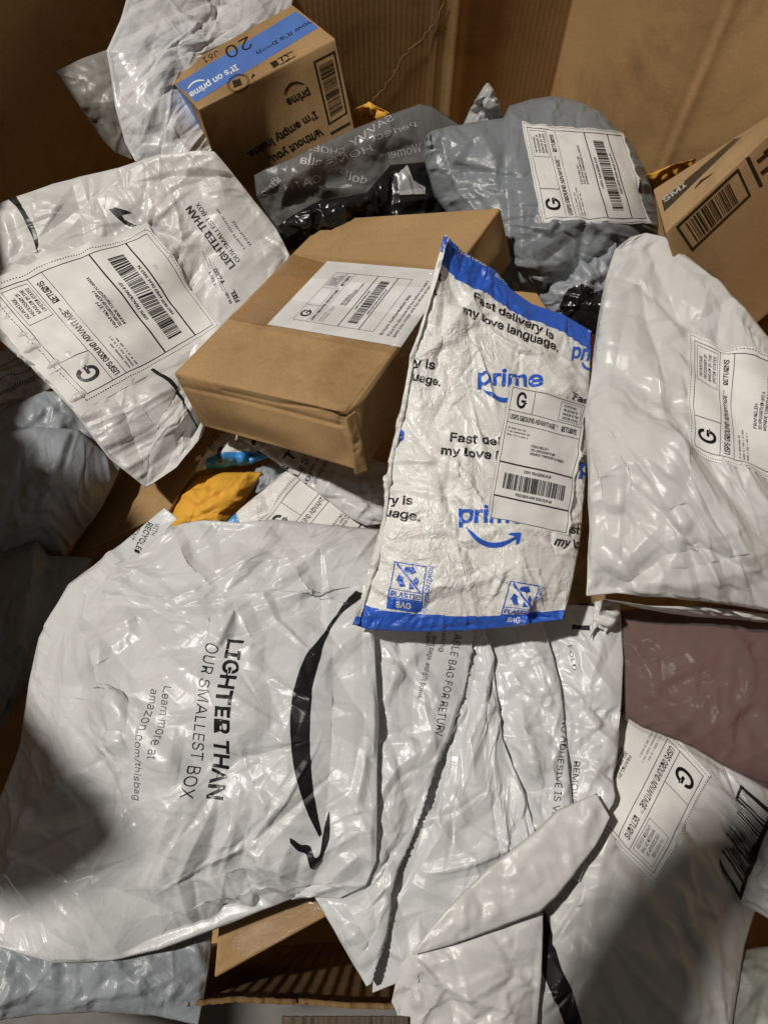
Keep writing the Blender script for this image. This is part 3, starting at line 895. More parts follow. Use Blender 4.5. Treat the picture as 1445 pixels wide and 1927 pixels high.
V_[..., 2] += (np.random.default_rng(5).standard_normal(60)*.0012)[None]
ix = np.arange(240).reshape(4, 60)
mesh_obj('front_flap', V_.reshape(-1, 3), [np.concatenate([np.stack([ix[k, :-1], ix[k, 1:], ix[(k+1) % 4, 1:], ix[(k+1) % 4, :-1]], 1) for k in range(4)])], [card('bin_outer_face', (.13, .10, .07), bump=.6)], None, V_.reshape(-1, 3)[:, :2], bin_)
g_ = mesh_obj('ground', np.array([[-8, -8, -.6], [8, -8, -.6], [8, 8, -.6], [-8, 8, -.6]], float), [np.array([[0, 1, 2, 3]])], [plain('concrete', (.20, .19, .18), .85, .3)], None, np.array([[-8, -8], [8, -8], [8, 8], [-8, 8]], float))
tag(g_, kind='structure')
# crease line and frayed string-like tear on the back wall
def bin_strip(pts, w, mat, Y, name):
    V = []; 
    for (x, y) in pts:
        d = ray(x, y); t = Y/d[1]; V.append(CAM+d*t)
    V = np.array(V); d = np.gradient(V, axis=0); d /= np.linalg.norm(d, axis=1, keepdims=True)
    s = np.cross(d, [0, 1, 0])*w/2*np.random.default_rng(2).uniform(.3, 1.5, (len(V), 1))
    A, B = V+s, V-s; n = len(V); o_ = np.array([0, -.0006, 0])
    VV = np.concatenate([A, V+o_, B])
    i = np.arange(n-1)
    q = np.concatenate([np.stack([i, i+1, i+1+n, i+n], 1), np.stack([i+n, i+n+1, i+1+2*n, i+2*n], 1)])
    return mesh_obj(name, VV, [q], [mat], None, VV[:, [0, 2]], bin_)
_r = random.Random(3)
bin_strip([(x+_r.uniform(-3, 3), y+_r.uniform(-3, 3)) for x, y, z in polyline([(838, 2), (820, 40), (800, 66), (778, 88), (755, 112), (740, 140), (722, 168), (700, 192)], 40)], .0045, BINB, 1.1972, 'torn_crease')

# ================================================================== back row
b = Pouch(top=[(250, -40, .10), (420, -40, .05), (560, -40, .02)], right=[(560, -40), (540, 60), (430, 160), (400, 292)],
          bottom=[(255, 304, .0), (330, 305, .0), (400, 292, -.01)], left=[(250, -40, .10), (226, 40, .09), (200, 95, .08), (216, 200, .04), (236, 270, .01), (255, 304, .0)],
          bulge=.04, ex=.012, seed=11, cell=.0036, cr=dict(slope=.20), big=.5, back=.05,
          strokes=[([(300, 20), (330, 60), (390, 60)], .010, 16), ([(215, 110), (290, 120), (330, 200)], .010, 16), ([(250, 250), (300, 190), (340, 130)], .012, 14),
                   ([(270, 170), (330, 230), (360, 290)], .010, 16), ([(330, 75), (400, 70)], .008, 12)])
b.build('poly_mailer', 'glossy white poly mailer standing against the back wall behind the blue-taped carton', 'mailer', WHITE)

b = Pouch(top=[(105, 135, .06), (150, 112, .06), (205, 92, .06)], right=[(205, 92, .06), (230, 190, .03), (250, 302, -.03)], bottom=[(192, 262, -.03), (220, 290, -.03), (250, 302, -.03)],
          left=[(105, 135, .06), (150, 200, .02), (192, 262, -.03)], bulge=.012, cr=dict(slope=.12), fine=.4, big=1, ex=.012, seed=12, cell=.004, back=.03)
b.build('grey_mailer', 'left corner of the glossy white mailer, its shade painted in as dull grey', 'mailer', plastic('shaded_white_poly', (.25, .235, .21), .4, .3, 70, .12))  # shaded corner of the white bag; the shade is put into the grey colour

# ---- carton with the blue tape
dp = {(0, 0, 1): (374, 206), (1, 0, 1): (632, 72), (1, 1, 1): (551, 8), (0, 1, 1): (313, 141), (0, 0, 0): (402, 292), (1, 0, 0): (668, 244), (0, 1, 0): (351, 232), (1, 1, 0): (592, 160)}
zp = {(0, 0, 1): .080, (1, 0, 1): .094, (0, 1, 1): .046, (1, 1, 1): .060, (0, 0, 0): .000, (1, 0, 0): .012, (0, 1, 0): -.036, (1, 1, 0): -.022}
C = np.array(corners(dp, zp)); C[0] = C[1]+(C[0]-C[1])*1.75
bx = Box(C, rad=.0025, seed=5, dent=.0012)
bx.text(INKW, "It's on prime", (444, 121), (355, 176), 12, .02)
bx.ink(INKW, band(arc((354, 168), (386, 152), -.18), [1, 2.5, 3, 3, 3, 3, 3, 3, 3, 3, 3, 2.5, 2, 1]))
bx.text(INK, "now it's been", (586, 37), (482, 98), 7.5, .01)
bx.text(INKBR, '20', (466, 68), (421, 92), 23, .0)
bx.text(INKBR, 'J61', (409, 95), (380, 110), 11, .0)
bx.ink(INKBR, quad_tris([(508, 119), (520, 113), (526, 122), (515, 129)])); bx.ink(INKBR, band([(522, 112), (550, 97), (556, 106), (528, 122)], 1.6))
for k in range(3):
    a0 = 2*math.pi*k/3; bx.ink(INKBR, band([(537+7*math.cos(a0+t), 110+5.5*math.sin(a0+t)) for t in np.linspace(0, 1.5, 6)], 3))
for rr in (21, 18):
    bx.ink(INKBR, band([(449+rr*math.cos(t)*.98-0*rr, 157+rr*.80*math.sin(t)-.15*rr*math.cos(t)) for t in np.linspace(0, 6.3, 30)], 1.2))
bx.ink(INKBR, quad_tris([(437, 153), (452, 148), (456, 160), (441, 166)])); bx.ink(INKBR, poly_tris([(473, 150), (481, 141), (475, 139)]))
bx.text(INKBR, 'Without you,', (603, 240), (505, 296), 15, .03)
bx.text(INKBR, "I'm empty inside.", (592, 208), (463, 288), 15, .03)
bx.text(INKBR, 'prime', (580, 166), (536, 187), 16, .03)
bx.ink(INKBR, band(arc((536, 178), (573, 159), -.30), [1, 3, 4, 4.5, 4.5, 4.5, 4.5, 4.5, 4.5, 4, 4, 3.5, 3, 1]))
Bq = homog([(589, 116), (630, 95), (654, 213), (618, 236)], 40, 120)
bx.ink(INKBR, Bq(frame(0, 0, 40, 120, 3.5))); bx.ink(INKBR, Bq(barcode(7, 12, 33, 108, 4, 30, vertical=False)))
bx.ink(INKBR, band([(622, 252), (659, 231)], 5))
o = bx.build('delivery_carton', 'brown delivery carton with bright blue tape and upside-down black printing', 'box', KRAFT)

sheet_on(bx.surf, [(333, 158), (563, 18), (606, 48), (361, 197)], BTAPE, 'blue_tape', o, off=.00022, n=(40, 10))
sheet_on(bx.surf, [(332, 160), (360, 197), (394, 278), (374, 268)], BTAPE, 'blue_tape', o, off=.00022, n=(16, 40))
b = Pouch(top=[(667, 205, .03), (695, 192, .03), (735, 214, .03)], right=[(735, 214, .03), (740, 250, -.02)], bottom=[(672, 250, -.02), (740, 250, -.02)], left=[(667, 205, .03), (668, 228, .0), (672, 250, -.02)],
          bulge=.012, ex=.02, seed=13, cell=.004)
b.build('padded_envelope', 'orange padded envelope corner showing above the smoky printed bag', 'envelope', ORANGE)

b = Pouch(top=[(915, 156, .06), (920, 156, .06), (924, 162, .06)], right=[(924, 162, .06), (938, 190, .05), (948, 228, .02), (952, 260, .0)], bottom=[(862, 262, .0), (952, 260, .0)], left=[(915, 156, .06), (898, 182, .05), (880, 212, .02), (862, 262, .0)],
          bulge=.02, ex=.04, seed=14, cell=.004, noise=.006)
b.build('poly_mailer', 'pale crinkled bag tip sticking up behind the round grey mailer', 'mailer', SILVERP)

# ---- smoky printed bag with black goods
b = Pouch(top=[(522, 424, .0), (600, 376, .012), (690, 362, .018), (735, 310, .02), (812, 304, .015)], right=[(812, 304, .015), (830, 360, -.01), (840, 420, -.035)], bottom=[(540, 474, -.045), (700, 440, -.04), (840, 420, -.035)], left=[(522, 424, .0), (530, 450, -.02), (540, 474, -.045)],
          bulge=.020, ex=.012, seed=15, cell=.0036, back=.02, cr=dict(slope=.5, dens=1.6),
          strokes=[([(560, 400), (640, 375), (700, 350)], .02, 12), ([(735, 300), (738, 400)], -.02, 6, 'ridge'), ([(640, 420), (660, 360)], .016, 8), ([(735, 385), (830, 370)], .02, 8)])
b.ink(SILVERP, poly_tris([(746, 330), (766, 312), (776, 340), (800, 352), (800, 366), (752, 368)]), off=.0012)
b.build('black_bag', 'crumpled shiny black bag inside the smoky see-through bag, behind the flat carton', 'bag', BLACKP)
b = Pouch(top=[(478, 330, .0), (500, 318, .02), (545, 300, .03), (585, 280, .045), (655, 247, .05), (710, 225, .05), (790, 195, .05), (815, 200, .045), (872, 240, .02)], right=[(872, 240, .02), (850, 300, .0), (840, 400, -.03)],
          bottom=[(540, 478, -.07), (620, 415, -.05), (720, 410, -.04), (840, 400, -.03)], left=[(478, 330, .0), (482, 370, -.02), (505, 410, -.05), (540, 478, -.07)],
          bulge=.03, ex=.01, seed=16, cell=.004, cr=dict(slope=.12, dens=1.3), fine=.5, back=.004,
          strokes=[([(555, 320), (530, 380), (525, 420)], .012, 6), ([(555, 350), (690, 355)], .012, 8), ([(600, 270), (650, 330), (690, 380)], .010, 8)])
mir = lambda s, x0, y0, x1, y1, h, bo=.0: b.text(INKPALE, s, (x1, y1), (x0, y0), h, bo, up=(y1-y0, -(x1-x0)), L=4)
mir('HTAC'[::-1], 538, 362, 606, 342, 15); mir('ella', 565, 308, 606, 314, 16, .01); mir('HOME', 620, 318, 702, 284, 14); mir('SHOES', 575, 283, 650, 288, 10)
mir('SAVVY', 664, 276, 742, 228, 14); mir('Women', 730, 300, 795, 285, 17); mir('KIND', 497, 372, 530, 340, 11, .02); mir('Perfect', 700, 268, 785, 238, 10); mir('dolls', 640, 330, 690, 345, 12); mir('&', 512, 350, 524, 340, 10)
b.build('printed_bag', 'smoky see-through bag printed with pale mirrored words, lying beside the blue-taped carton', 'bag', SMOKE)

# ---- round grey mailer
GL = [(1026, 413), (990, 241), (1166, 258), (1216, 412)]
b = Pouch(top=[(800, 258, .07), (812, 246), (840, 238, .06), (900, 228), (947, 222), (958, 199), (1000, 186), (1042, 181), (1090, 192), (1135, 218, .05)], right=[(1135, 218, .05), (1182, 262), (1212, 315), (1232, 372), (1239, 420), (1236, 475, -.02)],
          bottom=[(935, 545, -.02), (1010, 552, -.03), (1120, 535, -.03), (1236, 475, -.02)], left=[(800, 258, .07), (797, 300, .04), (818, 372, .0), (860, 430), (935, 545, -.02)],
          bulge=.105, pu=2.1, pv=2.1, pw=.6, ex=.016, seed=17, cell=.0034, noise=.004, back=.10, flat=[GL], kb=.10, cr=dict(dens=2.0, slope=.34, wmax=.016, lmax=.14), big=.4,
          strokes=[([(945, 225), (950, 300), (960, 430), (965, 520)], -.010, 7), ([(975, 330), (985, 430), (975, 530)], .008, 10), ([(845, 240), (850, 330), (880, 400)], .010, 14), ([(900, 240), (930, 300)], .010, 8),
                   ([(1000, 450), (1100, 420), (1200, 430)], .010, 9), ([(1010, 500), (1080, 450)], -.010, 8), ([(1100, 500), (1160, 430)], .010, 7), ([(830, 300), (920, 330)], -.006, 8), ([(960, 240), (1090, 215)], -.008, 6)])
o = b.build('grey_mailer', 'plump grey poly mailer with a curved white return label, below the right wall', 'mailer', GREY)
usps_label(b, GL, PAPER, INK, 3, parent=o, addr=('FRANKLIN', '332 APPLEGARTH RD', 'MONROE TOWNSHIP NJ 08831'), l=5, r=5, t=6, b=5)

# ---- far right: orange corner, tall carton
b = Pouch(top=[(1215, 330, .02), (1260, 312, .04), (1310, 298, .04)], right=[(1310, 298, .04), (1290, 340, .0)], bottom=[(1228, 372, -.02), (1290, 340, .0)], left=[(1215, 330, .02), (1228, 372, -.02)], bulge=.006, ex=.015, seed=18, cell=.004)
b.build('padded_envelope', 'orange envelope corner between the grey mailer and the right-hand carton', 'envelope', ORANGE)
dr_ = {(0, 0, 1): (1250, 437), (1, 0, 1): (1520, 180), (0, 1, 1): (1228, 356), (1, 1, 1): (1480, 196), (0, 0, 0): (1330, 690), (1, 0, 0): (1620, 440), (0, 1, 0): (1300, 640), (1, 1, 0): (1560, 420)}
zr = {(0, 0, 1): .13, (1, 0, 1): .16, (0, 1, 1): .055, (1, 1, 1): .085, (0, 0, 0): -.02, (1, 0, 0): .01, (0, 1, 0): -.09, (1, 1, 0): -.07}
bx = Box(corners(dr_, zr), rad=.003, seed=8)
f = homog([(1270, 427), (1388, 316), (1412, 368), (1301, 473)], 120, 50)
bx.ink(INKBR, f(frame(0, 0, 120, 50, 4))); bx.ink(INKBR, f(barcode(14, 7, 100, 43, 9, 24)))
bx.ink(INKBR, band([(1405, 296), (1431, 351)], 8)); bx.ink(INKBR, band([(1424, 305), (1460, 275)], 7)); bx.ink(INKBR, band([(1431, 327), (1460, 303)], 7)); bx.ink(INKBR, poly_tris([(1434, 287), (1446, 276), (1450, 300)]))
bx.text(INKPALE, 'SMI', (1250, 382), (1292, 350), 9, .02)
bx.ink(INKBR, band([(1306, 356), (1318, 342), (1340, 327)], [1, 4, 1]))
o = bx.build('tall_carton', 'large brown carton at the right edge with a black-framed barcode and black tape', 'box', KRAFT2)

sheet_on(bx.surf, [(1234, 386), (1380, 262), (1394, 258), (1236, 412)], KTAPE, 'black_tape', o, off=.00022, n=(40, 8))

# ================================================================== the middle
b = Pouch(top=[(1005, 545, -.02), (1050, 510, .0), (1090, 480, .02), (1160, 455, .03)], right=[(1160, 455, .03), (1170, 560, .0), (1150, 640, -.02)], bottom=[(1040, 600, -.03), (1150, 640, -.02)], left=[(1005, 545, -.02), (1040, 600, -.03)],
          bulge=.02, ex=.03, seed=19, cell=.0038, noise=.005)
b.ink(BLACKP, poly_tris([(1052, 570), (1070, 545), (1095, 535), (1120, 548), (1150, 540), (1150, 640), (1090, 620), (1060, 600)]), off=.0012)
b.build('poly_bag', 'small smoky grey bag with dark goods wedged between the blue-edged and right white mailers', 'bag', GREYB)

# ---- left white mailer
LL = [(165, 744), (-8, 549), (277, 440), (403, 613)]
b = Pouch(top=[(-130, 440, .0), (0, 382, .02), (100, 346, .03), (225, 315, .04), (300, 291, .05), (375, 283, .06), (404, 285, .06)], right=[(404, 285, .06), (440, 328, .04), (482, 382, .01), (522, 432, -.01), (546, 480, -.02), (490, 610, -.04), (400, 730, -.05), (383, 792, -.05)],
          bottom=[(-130, 540, -.03), (0, 640, -.02), (60, 692, -.02), (140, 775, -.025), (205, 862, -.05), (275, 918, -.08), (332, 880, -.07), (372, 830, -.06), (383, 792, -.05)], left=[(-130, 440, .0), (-130, 540, -.03)],
          bulge=.022, ex=.022, seed=20, cell=.0031, calm=[[(345, 375), (490, 375), (490, 580), (385, 580)]], noise=.004, flat=[LL], back=.02,
          strokes=[([(225, 340), (262, 400), (290, 440)], -.006, 6, 'step'), ([(400, 290), (430, 400), (440, 480)], .012, 16), ([(440, 330), (500, 450)], -.008, 12), ([(330, 470), (380, 440), (430, 470)], .008, 8),
                   ([(270, 720), (330, 800), (330, 870)], .012, 12), ([(215, 740), (260, 850), (280, 905)], -.008, 10), ([(200, 760), (240, 830)], .007, 8), ([(130, 330), (60, 420), (70, 480)], .010, 12), ([(10, 390), (20, 500)], .010, 10), ([(330, 480), (345, 500), (340, 520)], -.006, 6)])
b.ink(INK, poly_tris(smooth_loop([(16, 375), (31, 369), (54, 406), (70, 440), (76, 481), (68, 462), (57, 432), (42, 402)], (0, 1, 4))), off=.0008)
b.ink(INK, poly_tris([(205, 394), (217, 390), (248, 398), (229, 404), (233, 411), (266, 427), (268, 431), (256, 429), (233, 419), (221, 410)]))
b.ink(INK, poly_tris([(285, 690), (322, 716), (349, 755), (368, 797), (376, 805), (370, 824), (364, 793), (345, 758), (314, 720), (281, 694)]), off=.0008)
b.text(INK, 'LIGHTER THAN', (444, 501), (360, 386), 14, .02); b.text(INK, 'OUR SMALLEST BOX', (453, 492), (374, 380), 8.5)
b.text(INKG, 'Learn more at', (462, 470), (410, 392), 5); b.text(INKG, 'thisbag', (474, 462), (440, 415), 5)
b.text(INK, '1 LEFT', (407, 535), (397, 510), 5, .01); b.text(INK, '7460', (424, 531), (408, 505), 8, .02); b.text(INK, 'FIEL', (452, 566), (441, 545), 9, .03); b.text(INK, 'BLUE', (437, 570), (428, 550), 5, .01)
b.ink(INKG, dashes(420, 548, 391, 482, 4, 1.5)); b.ink(INKG, dashes(430, 560, 400, 490, 5, 1)); b.ink(INKG, dashes(396, 505, 380, 470, 4, 1.2))
o = b.build('poly_mailer', 'flat white poly mailer at the left with large upside-down return label, touching the flat carton', 'mailer', WHITE2)
usps_label(b, LL, PAPER, INK, 5, parent=o, addr=('FRANKLIN', '332 APPLEGARTH RD DOOR 4-7', 'MONROE TOWNSHIP NJ 08831'), num='9302 0109 4989 0161 5815 34', l=10, t=16, r=10, b=6)

# ---- flat brown carton
dc = {(0, 0, 1): (326, 702), (1, 0, 1): (651, 777), (1, 1, 1): (942, 390), (0, 1, 1): (613, 412), (0, 0, 0): (380, 803), (1, 0, 0): (684, 888), (1, 1, 0): (964, 492), (0, 1, 0): (655, 487)}
zc = {(0, 0, 1): .013, (1, 0, 1): .120, (0, 1, 1): -.017, (1, 1, 1): .090, (0, 0, 0): -.051, (1, 0, 0): .056, (0, 1, 0): -.081, (1, 1, 0): .026}
bx = Box(corners(dc, zc), rad=.0034, seed=9, n=80, dent=.0022, crush=[((470, 750), .010, 55), ((560, 775), .007, 40), ((540, 505), .007, 45), ((640, 865), .007, 26), ((660, 800), .006, 22), ((900, 420), .005, 40), ((345, 705), .006, 22), ((655, 778), .009, 18), ((800, 560), .006, 50), ((760, 690), .006, 60), ((560, 850), .004, 40), ((430, 560), .004, 50)],
         lines=[([(345, 728), (440, 748), (520, 768), (640, 800)], .0030, 7), ([(420, 735), (520, 758), (600, 768)], .0022, 5), ([(500, 632), (470, 655), (425, 685)], .0012, 4), ([(560, 470), (760, 452), (900, 440)], .0020, 6), ([(575, 455), (600, 470), (590, 500)], .003, 6), ([(640, 790), (655, 850), (668, 885)], .003, 6)])
bx.ink(INKBR, band([(651, 781), (640, 780), (628, 774), (612, 770)], [5, 3.5, 2, .8]))
SL = [(617, 493), (850, 512), (752, 654), (504, 612)]
o = bx.build('flat_carton', 'plain brown carton lying in the middle with a taped-on white paper slip', 'box', KRAFT)
fl_ = homog(SL, 140, 108)
def slip():
    T = usps(seed=6, dash=False, thick=.8, addr=('FRANKLIN', '332 APPLEGARTH RD', 'MONROE TOWNSHIP NJ 08831'))
    T = T*np.array([.66, .58])                              # label turned: its x runs up the slip
    R = np.stack([22+T[..., 1]*1.0, 96-T[..., 0]*1.18], -1)
    X = [R]
    for (s, x0, ln_) in (('Return Authorization Slip', 117, 56), ('Place this slip inside the box before you seal it', 124, 80), ('Keep your receipt until the refund arrives', 129, 72)):
        t = text_tris(s, .01 if x0 == 117 else 0.0)
        X.append(np.stack([x0+2+(-t[..., 1]*3+0), 98-t[..., 0]*ln_], -1))
    return np.concatenate([np.asarray(x).reshape(-1, 3, 2) for x in X])
cf = Pouch(top=[(650, 786, .121), (671, 772, .121)], right=[(671, 772, .121), (683, 830, .090), (694, 886, .060)], bottom=[(668, 895, .058), (694, 886, .060)], left=[(650, 786, .121), (660, 840, .090), (668, 895, .058)], bulge=.002, seed=50, cell=.003, cr=dict(slope=.06), fine=.2, big=0, back=.002)
cf.build('corner_flap', mat=KRAFT, parent=o)
sl, sps = paper(bx.surf, SL, 140, 108, PAPERB, [(INK, slip())], 'paper_slip', o, off=.0012, L=4, smooth=2)
for q in ([(402, 596), (545, 478), (612, 496), (502, 616)],):
    sheet_on(bx.surf, q, TAPED, 'packing_tape', o, off=.0012, n=(40, 20))
for q in ([(545, 478), (860, 506), (846, 548), (520, 520)], [(440, 610), (500, 560), (800, 600), (760, 672)]):
    sheet_on(bx.surf, q, TAPE, 'packing_tape', o, off=.0019, n=(230, 70), wave=.75, seed=int(q[0][0]), wang=.12)

# ---- blue edged bubble mailer
PL = [(964, 728), (1097, 764), (1062, 1004), (920, 976)]
b = Pouch(top=[(838, 441, .17), (848, 452, .165), (872, 474, .15), (930, 508, .13), (962, 545, .12), (1000, 572, .11), (1060, 592, .10), (1112, 622, .085)], right=[(1112, 622, .085), (1107, 800, .075), (1100, 920, .07), (1092, 1010, .065), (1078, 1090, .06), (1060, 1166, .055)],
          bottom=[(668, 1176, .055), (690, 1184, .055), (780, 1189, .055), (870, 1188, .055), (960, 1179, .055), (1060, 1166, .055)], left=[(838, 441, .17), (822, 500, .155), (800, 590, .14), (776, 670, .125), (752, 780, .105), (736, 870, .09), (722, 970, .08), (704, 1052, .07), (690, 1110, .06), (668, 1176, .055)],
          bulge=.028, pu=2.6, pv=3.2, fine=1.5, ex=.012, seed=21, cell=.0026, noise=.0025, flat=[PL], back=.02, kb=.06, iters=40, cr=dict(dens=4.5, slope=.34, wmin=.002, wmax=.010, lmin=.012, lmax=.07),
          strokes=[([(850, 470), (835, 560), (830, 640), (815, 760)], -.006, 5, 'ridge'), ([(880, 520), (940, 600), (1010, 660), (1080, 760)], .010, 12), ([(880, 530), (920, 520)], -.008, 12), ([(1000, 570), (960, 620)], .008, 9), ([(820, 860), (830, 1000)], .004, 6), ([(875, 820), (880, 930), (870, 1000)], .005, 5),
                   ([(760, 760), (775, 720)], .006, 8), ([(720, 1000), (850, 1030), (1000, 1040)], -.004, 10)])
b.zone(BLUE, lambda u, v, x, y: ((v < .062+.012*np.sin(u*7)) & (u > .03)) | (v > .966-.022*(1-u)))
PB = .022
b.text(BLUE, 'prime', (898, 725), (1021, 729), 31, PB); b.ink(BLUE, band(arc((909, 733), (990, 738), .22), [1, 4, 6, 8, 9, 9, 9, 9, 9, 9, 9, 8, 7, 6]))
b.text(INK, 'Fast delivery is', (846, 831), (1030, 846), 17, .02); b.text(INK, 'my love language.', (829, 856), (1050, 876), 17, .02)
b.text(INK, 'y is', (778, 690), (817, 696), 17, .02); b.text(INK, 'uage.', (776, 716), (828, 728), 16, .02)
b.text(INK, 'ry is', (727, 949), (778, 953), 17, .02); b.text(INK, 'uage.', (724, 972), (792, 984), 17, .02)
b.text(INK, 'Fast delivery is', (888, 567), (1040, 640), 14, .02, up=(.15, -1)); b.text(INK, 'my love language.', (870, 590), (1050, 662), 15, .02, up=(.1, -1))
b.text(INK, 'st', (813, 527), (829, 530), 17, .02); b.text(INK, 'e.', (808, 552), (822, 556), 14, .02)
b.text(BLUE, 'prime', (1074, 672), (1150, 690), 28, PB); b.ink(BLUE, band(arc((1096, 682), (1120, 692), .3), 5))
b.text(INK, 'Fast', (1072, 753), (1110, 766), 15, .02)
b.text(BLUE, 'prime', (1088, 893), (1190, 905), 30, PB); b.text(BLUE, 'prime', (863, 984), (984, 988), 32, PB)
b.ink(BLUE, band(np.concatenate([arc((877, 993), (973, 1008), .26)]), [2, 5, 7, 8, 9, 9, 10, 10, 10, 9, 8, 7, 5, 4])); b.ink(BLUE, poly_tris([(952, 1008), (958, 1004), (977, 1004), (974, 1024), (968, 1026), (969, 1012)]))
b.text(INK, 'Fast', (1052, 1000), (1088, 1006), 16, .02); b.text(INK, 'my love', (1043, 1026), (1110, 1036), 16, .02)
b.text(BLUE, 'e', (744, 829), (764, 829), 26, PB); b.ink(BLUE, band([(748, 850), (744, 838)], 5)); b.ink(BLUE, quad_tris([(779, 650), (785, 652), (778, 688), (772, 686)]))
def recyc(q):
    f = homog(q, 60, 80)
    b.ink(BLUE, f(frame(0, 0, 60, 62, 1.8))); b.ink(BLUE, f(rect(0, 62.5, 60, 80))); b.ink(BLUE, f(rect(0, 46, 60, 47)))
    b.ink(BLUE, f(lt('PLASTIC', 4, 58.5, 52, 9, .02))); b.ink(INKW, f(lt('BAG', 16, 75.5, 28, 9.5, .02)), off=.0008)
    for k in range(3):
        a0 = math.radians(-90+120*k)
        c = np.array([30+13.5*math.cos(a0), 25+13.5*math.sin(a0)]); t = np.array([-math.sin(a0), math.cos(a0)]); r = np.array([math.cos(a0), math.sin(a0)])
        b.ink(BLUE, f(poly_tris([c-t*11-r*4, c-t*8+r*5, c+t*4+r*6, c+t*4+r*9, c+t*13-r*1, c+t*4-r*7, c+t*4-r*4])))
    b.ink(INKW, f(band([(8, 5), (52, 44)], 5.5)), off=.0006); b.ink(BLUE, f(band([(6, 3), (54, 45)], 3.2)), off=.0009)
recyc([(744, 1057), (804, 1066), (792, 1153), (729, 1144)]); recyc([(958, 1092), (1011, 1101), (988, 1172), (936, 1172)])
b.text(BLUE, 'how2recycle.info', (808, 1066), (794, 1154), 9.5, .005); b.text(BLUE, 'how2recycle.info', (1013, 1102), (984, 1172), 9, .005)
b.text(INKW, 'TEAR OPEN', (858, 473), (912, 503), 7, .01); b.text(INKW, 'RAT-PEN TO OPEN', (930, 520), (985, 558), 7, .01); b.text(INKW, 'BATTERY OPEN', (990, 566), (1056, 590), 7, .01)
o = b.build('bubble_mailer', 'puffy white bubble mailer with blue ends and bold slogans, leaning on the flat carton', 'mailer', BUBBLE)
usps_label(b, PL, PAPER, INK, 7, parent=o, addr=('FRANKLIN', '332 APPLEGARTH RD', 'MONROE TOWNSHIP NJ 08831'), num='9302 0109 4989 0158 3229 45', l=4, t=2, r=4, b=2, dash=True)

ls = [(838, 441, .172), (822, 500, .157), (800, 590, .142), (776, 670, .127), (752, 780, .107), (736, 870, .092), (722, 970, .082), (704, 1052, .072), (690, 1110, .062), (670, 1172, .057)]
b = Pouch(top=[(834, 444, .172), (848, 452, .172)], right=[(x+5+3*math.sin(i*2.1), y+4, z+.003) for i, (x, y, z) in enumerate(ls)], bottom=[(664, 1176, .057), (680, 1178, .058)], left=[(x-4+3*math.sin(i*3.3), y+4, z) for i, (x, y, z) in enumerate(ls)],
          bulge=.0025, seed=51, cell=.0026, cr=dict(slope=.3, dens=3, lmax=.05, wmax=.008, lmin=.01, wmin=.002), fine=1.2, big=0, back=.002)
b.zone(BLUE, lambda u, v, x, y: (y < 474) | (y > 1160))
b.build('side_seam', mat=BUBBLE, parent=o)

# ---- right white mailer
RL = [(1305, 840), (1305, 640), (1590, 735), (1580, 936)]
b = Pouch(top=[(1186, 446, .10), (1215, 438, .10), (1252, 446, .10), (1264, 462, .10), (1300, 490, .10), (1342, 526, .10), (1400, 580, .11), (1450, 642, .11), (1560, 760, .11)], right=[(1560, 760, .11), (1570, 1000, .09), (1575, 1180, .06)],
          bottom=[(1102, 1122, .075), (1160, 1117, .075), (1250, 1124, .08), (1350, 1134, .075), (1445, 1150, .07), (1575, 1180, .06)], left=[(1186, 446, .10), (1156, 470, .09), (1140, 520, .085), (1126, 600, .085), (1114, 690, .085), (1100, 775, .09), (1108, 900, .085), (1109, 1000, .08), (1105, 1080, .075), (1102, 1122, .075)],
          bulge=.040, pu=2.6, pv=2.8, ex=.018, seed=22, cell=.0032, fine=.5, big=1.1, cr=dict(slope=.28, dens=.8), noise=.0042, flat=[RL], back=.02,
          strokes=[([(1160, 480), (1130, 660), (1105, 770)], .012, 14), ([(1110, 790), (1165, 900), (1165, 1040)], .012, 9), ([(1105, 1000), (1170, 1060), (1250, 980)], .010, 12), ([(1250, 500), (1240, 560), (1310, 620)], -.008, 9), ([(1200, 680), (1280, 640), (1340, 590), (1390, 590)], -.010, 7),
                   ([(1150, 1120), (1260, 1040), (1340, 1030)], -.008, 9), ([(1270, 960), (1300, 1020)], .008, 8), ([(1350, 540), (1290, 520)], -.007, 6), ([(1190, 1100), (1300, 1100), (1440, 1060)], .010, 12), ([(1200, 600), (1190, 700)], .006, 12)])
o = b.build('poly_mailer', 'full white poly mailer at the right edge with its return label turned sideways', 'mailer', WHITE2)
usps_label(b, RL, PAPER, INK, 8, parent=o, addr=('FRANKLIN', '332 APPLEGARTH RD UNIT 8', 'MONROE TOWNSHIP NJ 08831'), l=6, t=6, r=5, b=5)
b = Pouch(top=[(1120, 1124, .060), (1220, 1140, .062), (1330, 1142, .060), (1445, 1156, .055), (1560, 1180, .05)], right=[(1560, 1180, .05), (1560, 1215, .035)], bottom=[(1210, 1146, .045), (1300, 1160, .040), (1380, 1166, .038), (1445, 1172, .035), (1560, 1215, .035)], left=[(1120, 1124, .06), (1210, 1146, .045)],
          bulge=.004, ex=.01, seed=23, cell=.003, cr=dict(slope=.22), fine=.7, big=0)
b.build('folded_edge', mat=WHITE2, parent=o)

